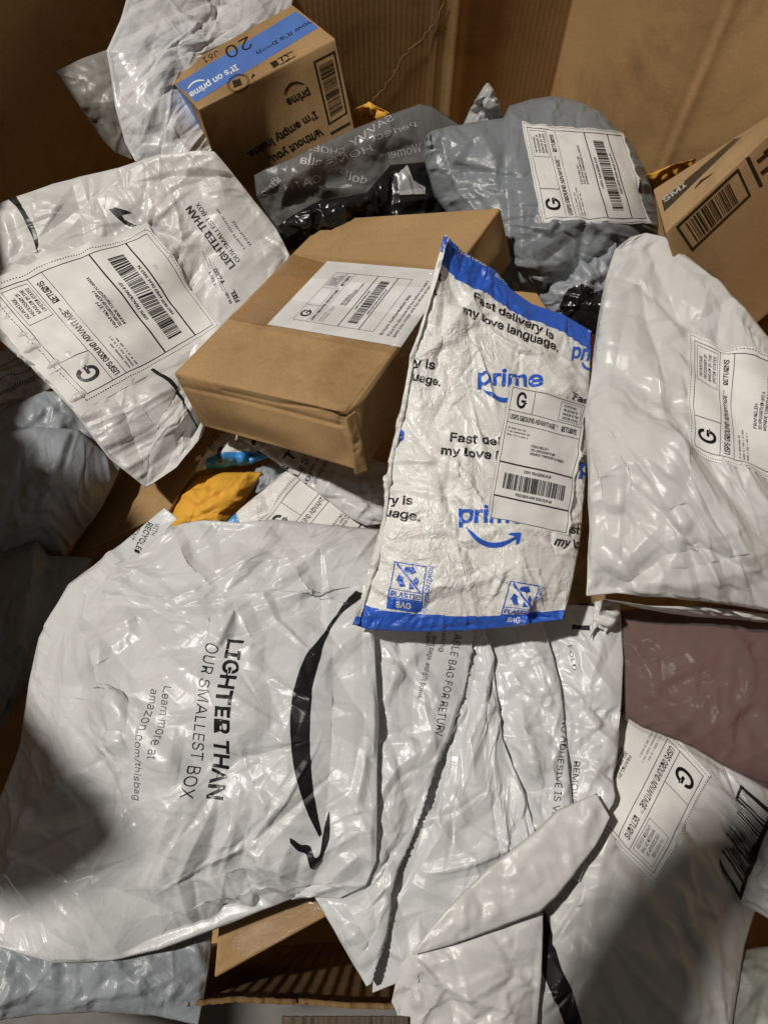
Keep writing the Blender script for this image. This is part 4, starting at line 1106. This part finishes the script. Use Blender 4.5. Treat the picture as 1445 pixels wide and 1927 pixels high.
# ================================================================== left, in the shade
dk = {(0, 0, 1): (-90, 900), (1, 0, 1): (105, 640), (1, 1, 1): (20, 560), (0, 1, 1): (-160, 800), (0, 0, 0): (-90, 960), (1, 0, 0): (110, 760), (1, 1, 0): (30, 680), (0, 1, 0): (-160, 860)}
b = Pouch(top=[(-60, 690, -.07), (20, 650, -.07), (70, 660, -.07)], right=[(70, 660, -.07), (100, 730, -.09)], bottom=[(-60, 800, -.09), (100, 712, -.09)], left=[(-60, 690, -.07), (-60, 800, -.09)], bulge=.006, ex=.006, seed=24, cell=.004)
b.ink(INKG, dashes(0, 690, 60, 662, 5, 2)); b.ink(INKG, dashes(0, 704, 60, 676, 6, 2)); b.ink(INKG, dashes(0, 718, 66, 690, 4, 2)); b.ink(INKG, dashes(-4, 742, 70, 708, 4.2, 9, .4))
b.build('printed_mailer', 'pale mailer with fine black print under the left white mailer, cut by the picture edge', 'mailer', WHITE2)
b = Pouch(top=[(-60, 800, -.07), (20, 765, -.07), (85, 735, -.07), (130, 740, -.07)], right=[(130, 740, -.07), (170, 790, -.09), (205, 850, -.10)], bottom=[(-60, 880, -.09), (70, 860, -.09), (205, 850, -.10)], left=[(-60, 800, -.07), (-60, 880, -.09)],
          bulge=.02, cr=dict(slope=.22), fine=.7, ex=.012, seed=25, cell=.004, noise=.005, strokes=[([(30, 790), (110, 770)], .01, 12), ([(80, 830), (150, 780)], .012, 8), ([(90, 740), (80, 800)], -.008, 8)])
b.build('grey_mailer', 'blue-grey mailer squeezed between the left white mailer and the bulky grey mailer', 'mailer', GREYB)
b = Pouch(top=[(-80, 830, -.07), (0, 812, -.06), (70, 803, -.06), (150, 808, -.07), (228, 880, -.10)], right=[(228, 880, -.10), (190, 960, -.12), (120, 1050, -.14)], bottom=[(-80, 1060, -.13), (30, 1050, -.13), (120, 1050, -.14)], left=[(-80, 830, -.07), (-80, 1060, -.13)],
          bulge=.055, ex=.012, seed=26, cell=.0036, cr=dict(slope=.2), fine=.7, back=.06,
          strokes=[([(60, 808), (75, 850), (60, 885)], -.014, 8), ([(90, 810), (100, 850), (95, 880)], -.012, 6), ([(50, 815), (20, 900)], .014, 12), ([(110, 920), (140, 930)], -.004, 5), ([(60, 990), (70, 930), (65, 910)], -.005, 5), ([(90, 930), (125, 970)], -.004, 5)])
b.build('grey_mailer', 'bulky grey mailer with a puckered end, in shadow at the left edge', 'mailer', GREYB)
b = Pouch(top=[(-80, 1060, -.13), (20, 1030, -.11), (70, 1012, -.10), (90, 1045, -.11), (175, 1050, -.12)], right=[(175, 1050, -.12), (150, 1120, -.12), (80, 1260, -.12)], bottom=[(-80, 1500, -.12), (80, 1420, -.13)], left=[(-80, 1060, -.13), (-80, 1500, -.12)],
          bulge=.03, cr=dict(slope=.22), fine=.6, ex=.012, seed=27, cell=.005, noise=.006, strokes=[([(10, 1060), (80, 1020)], .015, 12), ([(40, 1110), (110, 1060)], -.015, 12)])
b.build('dark_mailer', 'dark grey mailer in deep shadow below the bulky grey mailer', 'mailer', GREY)

# ---- brown carton in the gap
dg = {(0, 0, 1): (120, 1060), (1, 0, 1): (318, 962), (0, 1, 1): (250, 860), (1, 1, 1): (412, 812), (0, 0, 0): (130, 1120), (1, 0, 0): (330, 1010), (0, 1, 0): (260, 960), (1, 1, 0): (420, 860)}
zg = {(0, 0, 1): -.17, (1, 0, 1): -.125, (0, 1, 1): -.15, (1, 1, 1): -.10, (0, 0, 0): -.25, (1, 0, 0): -.22, (0, 1, 0): -.24, (1, 1, 0): -.20}
Box(corners(dg, zg), rad=.003, seed=10).build('half_hidden_carton', 'brown carton deep in the gap below the left white mailer, one edge lit', 'box', KRAFT)
b = Pouch(top=[(352, 912, -.13), (376, 896, -.125), (420, 889, -.12), (494, 888, -.12)], right=[(494, 888, -.12), (470, 930, -.125), (420, 1000, -.13)], bottom=[(300, 1010, -.14), (420, 1000, -.13)], left=[(352, 912, -.13), (334, 940, -.13), (322, 975, -.135), (300, 1010, -.14)], bulge=.03, ex=.012, seed=28, cell=.0035, cr=dict(slope=.22), fine=.7, strokes=[([(440, 905), (490, 890)], .008, 8)])
b.build('padded_envelope', 'orange padded envelope in the gap under the flat carton', 'envelope', ORANGE)
b = Pouch(top=[(370, 850, -.12), (395, 820, -.12), (440, 810, -.11), (480, 825, -.11)], right=[(480, 825, -.11), (514, 860, -.11)], bottom=[(345, 895, -.12), (400, 884, -.12), (460, 880, -.115), (514, 866, -.11)], left=[(370, 850, -.12), (345, 895, -.12)], bulge=.018, ex=.012, seed=29, cell=.0026)
b.zone(SKYB, lambda u, v, x, y: (v > .62) & (x > 388)); b.ink(INK, quad_tris([(416, 846), (424, 843), (420, 868), (411, 872)]))
b.build('bubble_mailer', 'small white bubble mailer with a sky-blue edge just under the flat carton', 'mailer', BUBBLE)
b = Pouch(top=[(480, 880, -.125), (520, 866, -.12), (560, 880, -.12)], right=[(560, 880, -.12), (560, 920, -.13)], bottom=[(470, 930, -.13), (560, 920, -.13)], left=[(480, 880, -.125), (470, 930, -.13)], bulge=.008, ex=.02, seed=30, cell=.004)
b.build('grey_mailer', 'scrap of blue-grey mailer between the orange envelope and the white label', 'mailer', GREYB)
BLq = [(491, 993), (618, 840), (825, 974), (698, 1127)]
b = Pouch(top=[(395, 1010, -.10), (450, 960, -.10), (535, 890, -.095), (600, 850, -.09)], right=[(600, 850, -.09), (700, 920, -.085), (760, 1000, -.085)], bottom=[(500, 1100, -.10), (760, 1060, -.09)], left=[(395, 1010, -.10), (420, 1040, -.10), (500, 1100, -.10)], bulge=.012, ex=.012, seed=31, cell=.003, flat=[BLq])
b.zone(SKYB, lambda u, v, x, y: (x < 445) & (y > 950))
b.text(SKYB, 'SACHOK', (436, 958), (446, 985), 6, .01)
o = b.build('bubble_mailer', 'white bubble mailer with a partly covered return label, under the flat carton', 'mailer', BUBBLE)
usps_label(b, BLq, PAPER, INK, 9, parent=o, l=6, t=6, r=5, b=5)
b = Pouch(top=[(440, 800, -.085), (560, 810, -.08), (680, 860, -.07), (760, 880, -.06)], right=[(760, 880, -.06), (750, 960, -.065), (722, 985, -.07)], bottom=[(450, 822, -.085), (520, 870, -.08), (600, 930, -.075), (660, 975, -.07), (690, 990, -.07), (722, 985, -.07)], left=[(440, 800, -.085), (450, 822, -.085)],
          bulge=.012, ex=.018, seed=32, cell=.003, noise=.004, strokes=[([(600, 920), (680, 960), (715, 970)], .008, 9), ([(560, 870), (640, 920)], .005, 10)])
b.text(INK, 'LIGHTER THAN', (480, 1012), (590, 785), 15, .02); b.text(INK, 'OUR SMALLEST BOX', (500, 1006), (615, 800), 10); b.text(INK, 'Learn more at', (540, 988), (606, 850), 8); b.text(INK, 'thisbag', (594, 912), (618, 866), 8)
b.ink(INK, quad_tris([(478, 823), (484, 826), (480, 840), (474, 836)]))
b.build('poly_mailer', 'white poly mailer sticking out from beneath the flat carton, its print cut off', 'mailer', WHITE)

# ================================================================== right, low
b = Pouch(top=[(1080, 880, .02), (1140, 880, .02)], right=[(1140, 880, .02), (1140, 1160, .0)], bottom=[(1060, 1160, .0), (1140, 1160, .0)], left=[(1080, 880, .02), (1060, 1160, .0)], bulge=.004, ex=.004, seed=33, cell=.005)
b.build('cardboard_sheet', 'strip of brown cardboard between the blue-edged mailer and the right white mailer', 'cardboard', KRAFT)
b = Pouch(top=[(1140, 1150, 0.002), (1300, 1140, 0.012), (1560, 1140, 0.012)], right=[(1560, 1140, 0.012), (1560, 1540, -0.008)], bottom=[(1150, 1330, -0.013), (1200, 1362, -0.008), (1300, 1402, -0.003), (1380, 1450, 0.002), (1445, 1475, 0.002), (1560, 1540, -0.008)], left=[(1140, 1150, 0.002), (1150, 1330, -0.013)],
          bulge=.014, ex=.01, seed=34, cell=.004, back=.02, cr=dict(slope=.08), fine=0)
o = b.build('garment_bag', 'dark burgundy garment in a clear film bag under the right white mailer', 'bag', BURG)
cs = Pouch(cr=dict(slope=.2), fine=.8, strokes=[([(1378, 1200), (1368, 1320), (1370, 1420)], .005, 5), ([(1406, 1240), (1400, 1390)], .005, 5), ([(1180, 1300), (1300, 1330), (1420, 1390)], .004, 6)], top=[(1140, 1150, 0.002), (1300, 1140, 0.012), (1560, 1140, 0.012)], right=[(1560, 1140, 0.012), (1560, 1560, -0.008)], bottom=[(1150, 1336, -0.013), (1200, 1372, -0.008), (1300, 1416, -0.003), (1380, 1462, 0.002), (1445, 1490, 0.002), (1560, 1560, -0.008)], left=[(1140, 1150, 0.002), (1150, 1336, -0.013)],
           bulge=.030, ex=.01, seed=35, cell=.0036, noise=.002, back=.02)
cs.build('clear_film', mat=CLEAR, parent=o)

QL = [(1322, 1461), (1228, 1643), (977, 1392), (1071, 1200)]
b = Pouch(top=[(1030, 1400, -.03), (1160, 1330, -.03), (1260, 1370, -.025), (1345, 1420, -.02), (1400, 1470, -.02)], right=[(1400, 1470, -.02), (1430, 1540, -.02), (1445, 1640, -.02), (1425, 1700, -.03), (1400, 1780, -.03), (1370, 1960, -.03)],
          bottom=[(980, 1990, -.035), (1370, 1960, -.03)], left=[(1030, 1400, -.03), (1010, 1700, -.035), (980, 1990, -.035)], bulge=.035, ex=.016, seed=36, cell=.0032, noise=.0045, flat=[QL], back=.02,
          strokes=[([(1030, 1720), (1080, 1780), (1120, 1830)], .008, 10), ([(1255, 1700), (1310, 1790), (1345, 1870)], -.010, 8), ([(1230, 1750), (1290, 1830), (1320, 1850)], .008, 9), ([(1180, 1780), (1250, 1820)], .008, 12), ([(1090, 1710), (1130, 1780)], .007, 8)])
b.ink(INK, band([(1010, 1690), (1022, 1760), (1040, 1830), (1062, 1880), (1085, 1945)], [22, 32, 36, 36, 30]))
o = b.build('poly_mailer', 'white poly mailer at bottom right with an upside-down return label, half in shadow', 'mailer', WHITE2)
usps_label(b, QL, PAPER, INK, 10, parent=o, l=6, t=5, r=6, b=5)
b = Pouch(top=[(1360, 1440, .0), (1400, 1460, .0), (1470, 1500, .0), (1560, 1520, .0)], right=[(1560, 1520, .0), (1560, 1800, -.02)], bottom=[(1392, 1700, -.012), (1430, 1720, -.015), (1560, 1800, -.02)], left=[(1360, 1440, .0), (1390, 1520, .0), (1340, 1620, -.008), (1392, 1700, -.012)],
          bulge=.018, ex=.02, seed=37, cell=.0032, noise=.004, strokes=[([(1390, 1500), (1350, 1610), (1390, 1690)], .008, 8), ([(1440, 1560), (1400, 1660)], -.01, 10)])
f = homog([(1393, 1475), (1455, 1530), (1393, 1690), (1346, 1612)], 60, 120)
b.ink(INK, f(frame(0, 0, 60, 120, 5))); b.ink(INK, f(barcode(5, 16, 55, 104, 12, 24, vertical=False)))
b.build('poly_mailer', 'white mailer with a heavy black-framed barcode, cut by the right picture edge', 'mailer', WHITE)
b = Pouch(top=[(1380, 1790, -.05), (1445, 1780, -.05), (1560, 1780, -.05)], right=[(1560, 1780, -.05), (1560, 1990, -.05)], bottom=[(1300, 1990, -.05), (1560, 1990, -.05)], left=[(1380, 1790, -.05), (1300, 1990, -.05)], bulge=.02, ex=.02, seed=38, cell=.004, noise=.005)
b.build('grey_mailer', 'greenish grey mailer in the bottom right corner', 'mailer', plastic('drab_poly', (.26, .265, .235), .5, .6, 60, .3))

# ================================================================== front
b = Pouch(top=[(-80, 1740, -.05), (100, 1760, -.05), (300, 1760, -.055), (402, 1735, -.06)], right=[(402, 1735, -.06), (396, 1800, -.065), (388, 1860, -.065), (374, 1930, -.065)], bottom=[(-80, 1930, -.06), (60, 1912, -.06), (180, 1905, -.06), (290, 1912, -.06), (374, 1930, -.065)], left=[(-80, 1740, -.05), (-80, 1930, -.06)],
          bulge=.018, cr=dict(slope=.24), fine=1.2, ex=.012, seed=39, cell=.0028, noise=.004, strokes=[([(150, 1810), (160, 1880)], -.012, 12), ([(340, 1850), (300, 1900)], .008, 6), ([(365, 1770), (385, 1830)], .01, 6)])
b.build('grey_mailer', 'blue-grey poly mailer under the big white mailer, at bottom left', 'mailer', GREYB)
dq = {(0, 0, 1): (403, 1842), (1, 0, 1): (632, 1716), (0, 1, 1): (416, 1690), (1, 1, 1): (600, 1600), (0, 0, 0): (440, 1800), (1, 0, 0): (640, 1690), (0, 1, 0): (450, 1680), (1, 1, 0): (620, 1610)}
zq = {(0, 0, 1): -.062, (1, 0, 1): -.050, (0, 1, 1): -.055, (1, 1, 1): -.045, (0, 0, 0): -.24, (1, 0, 0): -.24, (0, 1, 0): -.24, (1, 1, 0): -.24}
bx = Box(corners(dq, zq), rad=.003, seed=12)
o = bx.build('corner_carton', 'brown carton corner with wrinkled clear tape under the big white mailer', 'box', KRAFT)
sheet_on(bx.surf, [(430, 1765), (590, 1655), (640, 1690), (470, 1815)], TAPE, 'packing_tape', o, off=.0012, n=(30, 14))

# ---- the big torn mailer
torn = [(905, 1130, .012), (895, 1190, .013), (880, 1270, .014), (862, 1340, .015), (846, 1388, .016), (822, 1440, .019), (800, 1510, .018), (778, 1575, .011), (748, 1638, .007), (738, 1668, .006), (735, 1710, .004), (728, 1760, .001), (712, 1810, -.004), (700, 1850, -.009), (690, 1858, -.010)]
b = Pouch(top=[(310, 955, -.02), (335, 975, -.02), (320, 992, -.02), (350, 984, -.02), (385, 978, -.01), (450, 982, .0), (520, 978, .0), (600, 986, .0), (715, 997, .0), (730, 1010, .004)],
          right=[(730, 1010, .004), (704, 1110, .028), (704, 1190, .033), (711, 1330, .036), (710, 1500, .032), (709, 1620, .022), (690, 1665, .012), (640, 1690, .0)],
          bottom=[(-90, 1770, -.03), (0, 1783, -.03), (100, 1812, -.03), (210, 1808, -.03), (300, 1790, -.03), (400, 1752, -.03), (500, 1712, -.025), (545, 1692, -.025), (590, 1688, -.01), (640, 1690, .0)],
          left=[(310, 955, -.02), (215, 1035, -.04), (130, 1100, -.05), (75, 1200, -.05), (55, 1280, -.05), (38, 1400, -.05), (0, 1500, -.05), (-90, 1620, -.04), (-90, 1770, -.03)],
          bulge=.040, pu=2.4, pv=2.4, pw=.85, ex=.012, seed=40, cell=.0024, calm=[[(235, 1285), (470, 1185), (440, 1515), (235, 1515)]], back=.02, blobs=[(330, 1350, 200, .012)], cr=dict(slope=.30, stars=7, dens=.8), fine=.6, big=1.1,
          strokes=[([(318, 985), (350, 1055), (405, 1105)], .016, 26, 'fold'), ([(520, 1005), (470, 1050), (415, 1105)], .014, 26, 'fold'), ([(415, 1110), (425, 1180), (400, 1240)], .010, 8), ([(440, 1130), (474, 1200), (466, 1262)], .010, 34, 'fold'), ([(400, 1318), (340, 1338), (300, 1345)], .007, 30, 'fold'), ([(132, 1106), (270, 1120), (405, 1108)], .010, 26, 'fold'), ([(218, 1040), (245, 1190), (120, 1290)], .008, 24, 'fold'), ([(60, 1300), (200, 1320), (300, 1345)], .008, 22, 'fold'), ([(232, 1320), (225, 1480), (235, 1640)], .010, 40, 'fold'), ([(500, 1000), (590, 1110), (690, 1140)], .008, 26, 'fold'), ([(440, 1600), (540, 1460), (545, 1300)], .006, 40, 'fold'), ([(335, 1345), (322, 1420), (315, 1500)], .007, 26, 'fold'),
                   ([(470, 1100), (560, 1110), (680, 1090)], .010, 10), ([(240, 1200), (180, 1240), (110, 1280)], .008, 10), ([(380, 1110), (300, 1180), (230, 1300)], .010, 14), ([(345, 1330), (300, 1290), (245, 1310)], .010, 10), ([(240, 1310), (230, 1420), (220, 1500)], .009, 16),
                   ([(694, 1388), (680, 1470), (668, 1530)], .008, 6), ([(530, 1690), (525, 1630), (555, 1575)], .010, 14), ([(575, 1690), (556, 1650), (570, 1600)], -.008, 10), ([(590, 1690), (640, 1640), (690, 1600)], .010, 10),
                   ([(250, 1500), (290, 1560)], .006, 10), ([(300, 1560), (400, 1600), (520, 1590)], .005, 18), ([(500, 1690), (480, 1600)], .006, 10)])
b.ink(INK, poly_tris(smooth_loop([(637, 1147), (602, 1200), (570, 1250), (552, 1309), (546, 1369), (550, 1424), (561, 1478), (580, 1533), (601, 1574), (604, 1566), (595, 1523), (585, 1458), (581, 1379), (585, 1309), (597, 1254), (616, 1195), (640, 1154), (664, 1135), (690, 1113), (672, 1107), (654, 1122)], (0, 8, 9, 18, 19))), L=2.6, off=.0008)
b.ink(INK, poly_tris(smooth_loop([(620, 1526), (623, 1558), (620, 1588), (597, 1626), (586, 1630), (577, 1606), (560, 1600), (546, 1586), (545, 1576), (553, 1581), (565, 1589), (582, 1591), (592, 1610), (602, 1601), (608, 1570)], (0, 7, 8))), L=2.4, off=.0008)
b.text(INK, 'LIGHTER THAN', (428, 1201), (387, 1503), 31, .022, L=4); b.text(INK, 'OUR SMALLEST BOX', (391, 1211), (345, 1498), 21, -.006, L=4)
b.text(INKG, 'Learn more at', (311, 1294), (294, 1426), 14, -.006, L=4); b.text(INKG, 'amazon.com/thisbag', (289, 1296), (254, 1505), 14, -.006, L=4)
b.text(INK, 'RECYCLED', (279, 982), (252, 1040), 11, .01); b.text(INKG, 'WITH', (293, 984), (284, 1006), 9); b.text(INK, 'CONTENT', (268, 970), (243, 1012), 10)
o = b.build('torn_mailer', 'big crumpled white poly mailer in front, torn open, with a black curved arrow', 'mailer', WHITE)
b = Pouch(top=[(670, 1100, .016), (760, 1110, .018), (905, 1130, .020)], right=torn, bottom=[(592, 1690, -.012), (640, 1770, -.014), (690, 1858, -.012)], left=[(670, 1100, .016), (672, 1330, .020), (672, 1560, .016), (650, 1640, .002), (592, 1690, -.012)],
          bulge=.008, ex=.010, seed=45, cell=.0024, back=.003, rag=3.2, fine=.6, cr=dict(slope=.26, dens=.8),
          strokes=[([(694, 1392), (850, 1384)], .005, 12, 'step'), ([(780, 1200), (740, 1330)], .006, 8), ([(720, 1420), (760, 1480)], .004, 6), ([(705, 1540), (745, 1560)], .005, 5), ([(610, 1700), (660, 1760), (685, 1830)], .010, 10), ([(620, 1690), (660, 1670), (700, 1660)], .008, 10), ([(650, 1740), (690, 1780)], .006, 5), ([(730, 1300), (760, 1250)], .005, 6)])
b.text(INK, 'RESEALABLE BAG FOR RETURN', (868, 1130), (815, 1385), 14, -.004, L=4); b.text(INK, 'including', (838, 1160), (826, 1226), 9); b.text(INK, 'dust bags, and gift boxes.', (814, 1196), (785, 1314), 9, .0); b.text(INK, 'packaged.', (808, 1160), (800, 1218), 9)
b.build('torn_panel', mat=WHITE, parent=o)
P1 = [(905, 1160), (925, 1230), (945, 1390), (985, 1490), (1005, 1560), (1012, 1600)]
P2 = [(1010, 1140), (1040, 1230), (1056, 1300), (1066, 1400), (1076, 1510), (1076, 1600)]
zz = lambda pts, z: [(x, y, z) for (x, y) in pts]
def sheet_piece(top, right, bottom, left, seed, strokes, texts=(), **k):
    b = Pouch(top=top, right=right, bottom=bottom, left=left, bulge=.010, ex=.010, seed=seed, cell=.0024, back=.003, strokes=strokes, cr=dict(slope=.28, dens=.9, ang=1.35, spread=.35), fine=.6, **k)
    for t in texts: b.text(*t[0], **t[1])
    return b
b = sheet_piece([(1000, 1140, .004), (1166, 1134, .012)], [(1166, 1134, .012), (1173, 1240, .010), (1168, 1350, .008), (1150, 1500, .006), (1105, 1610, .0), (1090, 1660, .0)], [(1040, 1640, -.004), (1090, 1660, .0)], zz([(980, 1140), (1010, 1230), (1030, 1300), (1040, 1400), (1046, 1510), (1040, 1640)], -.002), 46,
    [([(1100, 1300+i*32), (1130, 1306+i*32)], .0045, 5) for i in range(6)] + [([(1080, 1200), (1120, 1260), (1165, 1320)], .008, 8), ([(1100, 1500), (1140, 1420)], .006, 7)],
    [((INK, 'REMOVE', (1080, 1432), (1071, 1512), 12, .0), {}), ((INKG, 'FOLD', (1068, 1216), (1078, 1262), 7), {})])
b.ink(INK, quad_tris([(1076, 1176), (1112, 1178), (1112, 1188), (1076, 1184)])); b.ink(INK, band([(1070, 1133), (1125, 1139)], 6))
b.build('inner_sheet', mat=WHITE, parent=o)
b = sheet_piece([(880, 1140, .0), (1010, 1140, .008)], zz(P2, .012), [(980, 1640, -.006), (1076, 1600, .008)], zz([(885, 1160), (900, 1230), (915, 1390), (955, 1490), (975, 1560), (980, 1640)], -.004), 47,
    [([(985, 1180), (1030, 1260), (1055, 1330)], .008, 8), ([(930, 1200), (980, 1290), (1060, 1360)], .008, 7), ([(960, 1330), (1000, 1400), (1010, 1480)], .007, 8), ([(1020, 1500), (990, 1400), (980, 1300)], .008, 8)],
    [((INK, 'NO ADHESIVE IS VISIBLE', (1058, 1352), (1034, 1590), 11, .0), {})])
b.build('inner_sheet', mat=WHITE, parent=o)
b = sheet_piece([(860, 1150, .0), (905, 1160, .006)], zz(P1, .010), [(700, 1870, -.03), (800, 1830, -.018), (960, 1750, -.01), (1012, 1600, .006)], [(860, 1150, .003), (850, 1280, .004), (815, 1390, .002), (760, 1540, -.003), (712, 1700, -.014), (700, 1870, -.03)], 48,
    [([(895, 1480), (885, 1390), (930, 1300)], .010, 8), ([(790, 1650), (900, 1620), (960, 1560)], .010, 9), ([(770, 1660), (850, 1700)], .008, 8), ([(900, 1230), (880, 1340), (850, 1420)], -.008, 8), ([(850, 1480), (880, 1560)], .007, 8)])
b.build('inner_sheet', mat=WHITE, parent=o)
b = Pouch(top=[(1118, 1132, .026), (1140, 1128, .030), (1163, 1136, .028)], right=[(1163, 1136, .028), (1162, 1165, .026), (1140, 1192, .024)], bottom=[(1110, 1205, .022), (1122, 1180, .022), (1140, 1192, .024)], left=[(1118, 1132, .026), (1114, 1160, .024), (1110, 1205, .022)], bulge=.006, ex=.05, seed=42, cell=.002, noise=.003)
b.build('torn_tab', mat=WHITE2, parent=o)
b = Pouch(top=[(736, 1886, -.02), (752, 1815, -.01), (778, 1789, -.005), (870, 1774, .0), (950, 1742, .0), (1022, 1716, .0)], right=[(1022, 1716, .0), (1020, 1840, -.01), (1005, 1990, -.02)], bottom=[(760, 1990, -.03), (1005, 1990, -.02)], left=[(736, 1886, -.02), (745, 1906, -.02), (760, 1990, -.03)], bulge=.008, cr=dict(slope=.2), fine=.8, ex=.012, seed=43, cell=.0028, noise=.004,
          strokes=[([(778, 1792), (790, 1880), (775, 1900)], .010, 9), ([(750, 1850), (800, 1900)], .008, 8), ([(870, 1790), (950, 1820), (1000, 1840)], -.006, 7)])
b.build('lower_flap', mat=WHITE2, parent=o)
b = Pouch(top=[(776, 1790, .004), (838, 1712, .012), (923, 1628, .016), (1008, 1563, .02), (1047, 1524, .022), (1122, 1493, .026)], right=[(1122, 1493, .026), (1148, 1538, .026)], bottom=[(779, 1797, .004), (868, 1773, .008), (1018, 1718, .012), (1050, 1688, .014), (1122, 1594, .02), (1148, 1538, .026)], left=[(776, 1790, .004), (779, 1797, .004)],
          bulge=.004, cr=dict(slope=.12), fine=.9, pu=3, pv=2.4, ex=.016, seed=44, cell=.0026, noise=.0035, back=.004, strokes=[([(900, 1680), (960, 1680)], .005, 6), ([(1000, 1620), (1020, 1660)], .004, 5), ([(1110, 1500), (1105, 1560)], .006, 6)])
b.build('adhesive_strip', mat=WHITE2, parent=o)

# ================================================================== whoever takes the picture, leaning over the front of the bin
def figure():
    J = {}; E = []
    def a(n, co, r, par=None):
        J[n] = (co, r); 
        if par: E.append((par, n))
    a('pelvis', (.02, -.52, .38), .15); a('belly', (.02, -.50, .56), .14, 'pelvis'); a('chest', (.02, -.43, .80), .15, 'belly'); a('neck', (.02, -.36, .97), .06, 'chest'); a('head', (.02, -.30, 1.06), .085, 'neck'); a('crown', (.02, -.27, 1.16), .075, 'head')
    for sx, w in ((-1, 'l'), (1, 'r')):
        a('sh'+w, (.02+sx*.19, -.40, .88), .07, 'chest'); a('el'+w, (.02+sx*.28, -.14, .70), .070, 'sh'+w)
        wr = (-.215, .040, .815) if sx < 0 else (.115, -.085, .660)
        pm = (-.152, .112, .845) if sx < 0 else (.075, -.045, .690)
        a('wr'+w, wr, .046, 'el'+w); a('pm'+w, pm, .042, 'wr'+w)
        for k in range(4):
            bx_ = np.array(pm)+np.array([-sx*.008, .018-.016*k, .012-.007*k])
            t1 = bx_+np.array([-sx*.030, .008, .018]); t2 = t1+np.array([-sx*.026, -.002, -.004])
            a(f'f{k}'+w, tuple(bx_), .0105, 'pm'+w); a(f'g{k}'+w, tuple(t1), .0095, f'f{k}'+w); a(f'h{k}'+w, tuple(t2), .008, f'g{k}'+w)
        th = np.array(pm)+np.array([0, -.022, -.018]); a('t1'+w, tuple(th), .012, 'pm'+w); a('t2'+w, tuple(th+np.array([-sx*.028, .004, .004])), .010, 't1'+w)
        a('hip'+w, (.02+sx*.10, -.54, .28), .095, 'pelvis'); a('kn'+w, (.02+sx*.12, -.50, -.12), .062, 'hip'+w); a('an'+w, (.02+sx*.12, -.58, -.52), .045, 'kn'+w); a('to'+w, (.02+sx*.13, -.44, -.56), .040, 'an'+w)
    names = list(J)
    me = bpy.data.meshes.new('person')
    me.from_pydata([J[n][0] for n in names], [(names.index(x), names.index(y)) for x, y in E], [])
    o = bpy.data.objects.new('person', me); COL.objects.link(o)
    sk = o.modifiers.new('skin', 'SKIN'); sk.use_smooth_shade = True
    for i, n in enumerate(names):
        me.skin_vertices[0].data[i].radius = (J[n][1],)*2
        me.skin_vertices[0].data[i].use_root = n == 'pelvis'
    o.modifiers.new('sub', 'SUBSURF').levels = 2
    me.materials.append(plain('dark_jacket', (.03, .032, .04), .9, .2))
    return o
tag(figure(), 'person in a dark jacket leaning over the bin with a phone held in both hands', 'person')
pu_ = Vector(UPV); pf = Vector(FW); pc_ = Vector(CAM)-pf*.012-pu_*.055+Vector((-.012, 0, 0))
V = []
for sx in (-.037, .037):
    for sy in (-.075, .075):
        for sz in (-.004, .004): V.append(pc_+Vector((sx, 0, 0))+pu_*sy+pf*sz)
ph = mesh_obj('phone', np.array([v[:] for v in V]), [np.array([[0, 1, 3, 2], [4, 6, 7, 5], [0, 4, 5, 1], [2, 3, 7, 6], [0, 2, 6, 4], [1, 5, 7, 3]])], [plain('phone_case', (.02, .02, .022), .4)], None, np.zeros((8, 2)), smooth=False)
bv = ph.modifiers.new('round', 'BEVEL'); bv.width = .003; bv.segments = 3
tag(ph, 'slim black phone held above the heap by the person in the dark jacket', 'phone')

# ------------------------------------------------------------------ put every origin at the foot of its thing
for ob in [x for x in COL.objects if x.type == 'MESH' and x.parent is None and not x.modifiers and x.name != 'ground']:
    bb = np.array([v[:] for v in ob.bound_box])
    c = Vector(((bb[:, 0].min()+bb[:, 0].max())/2, (bb[:, 1].min()+bb[:, 1].max())/2, bb[:, 2].min()))
    for m in [ob] + list(ob.children):
        m.data.vertices.foreach_set('co', (np.array([v.co[:] for v in m.data.vertices], np.float32)-np.array(c, np.float32)).ravel())
        m.data.update()
    ob.location = c
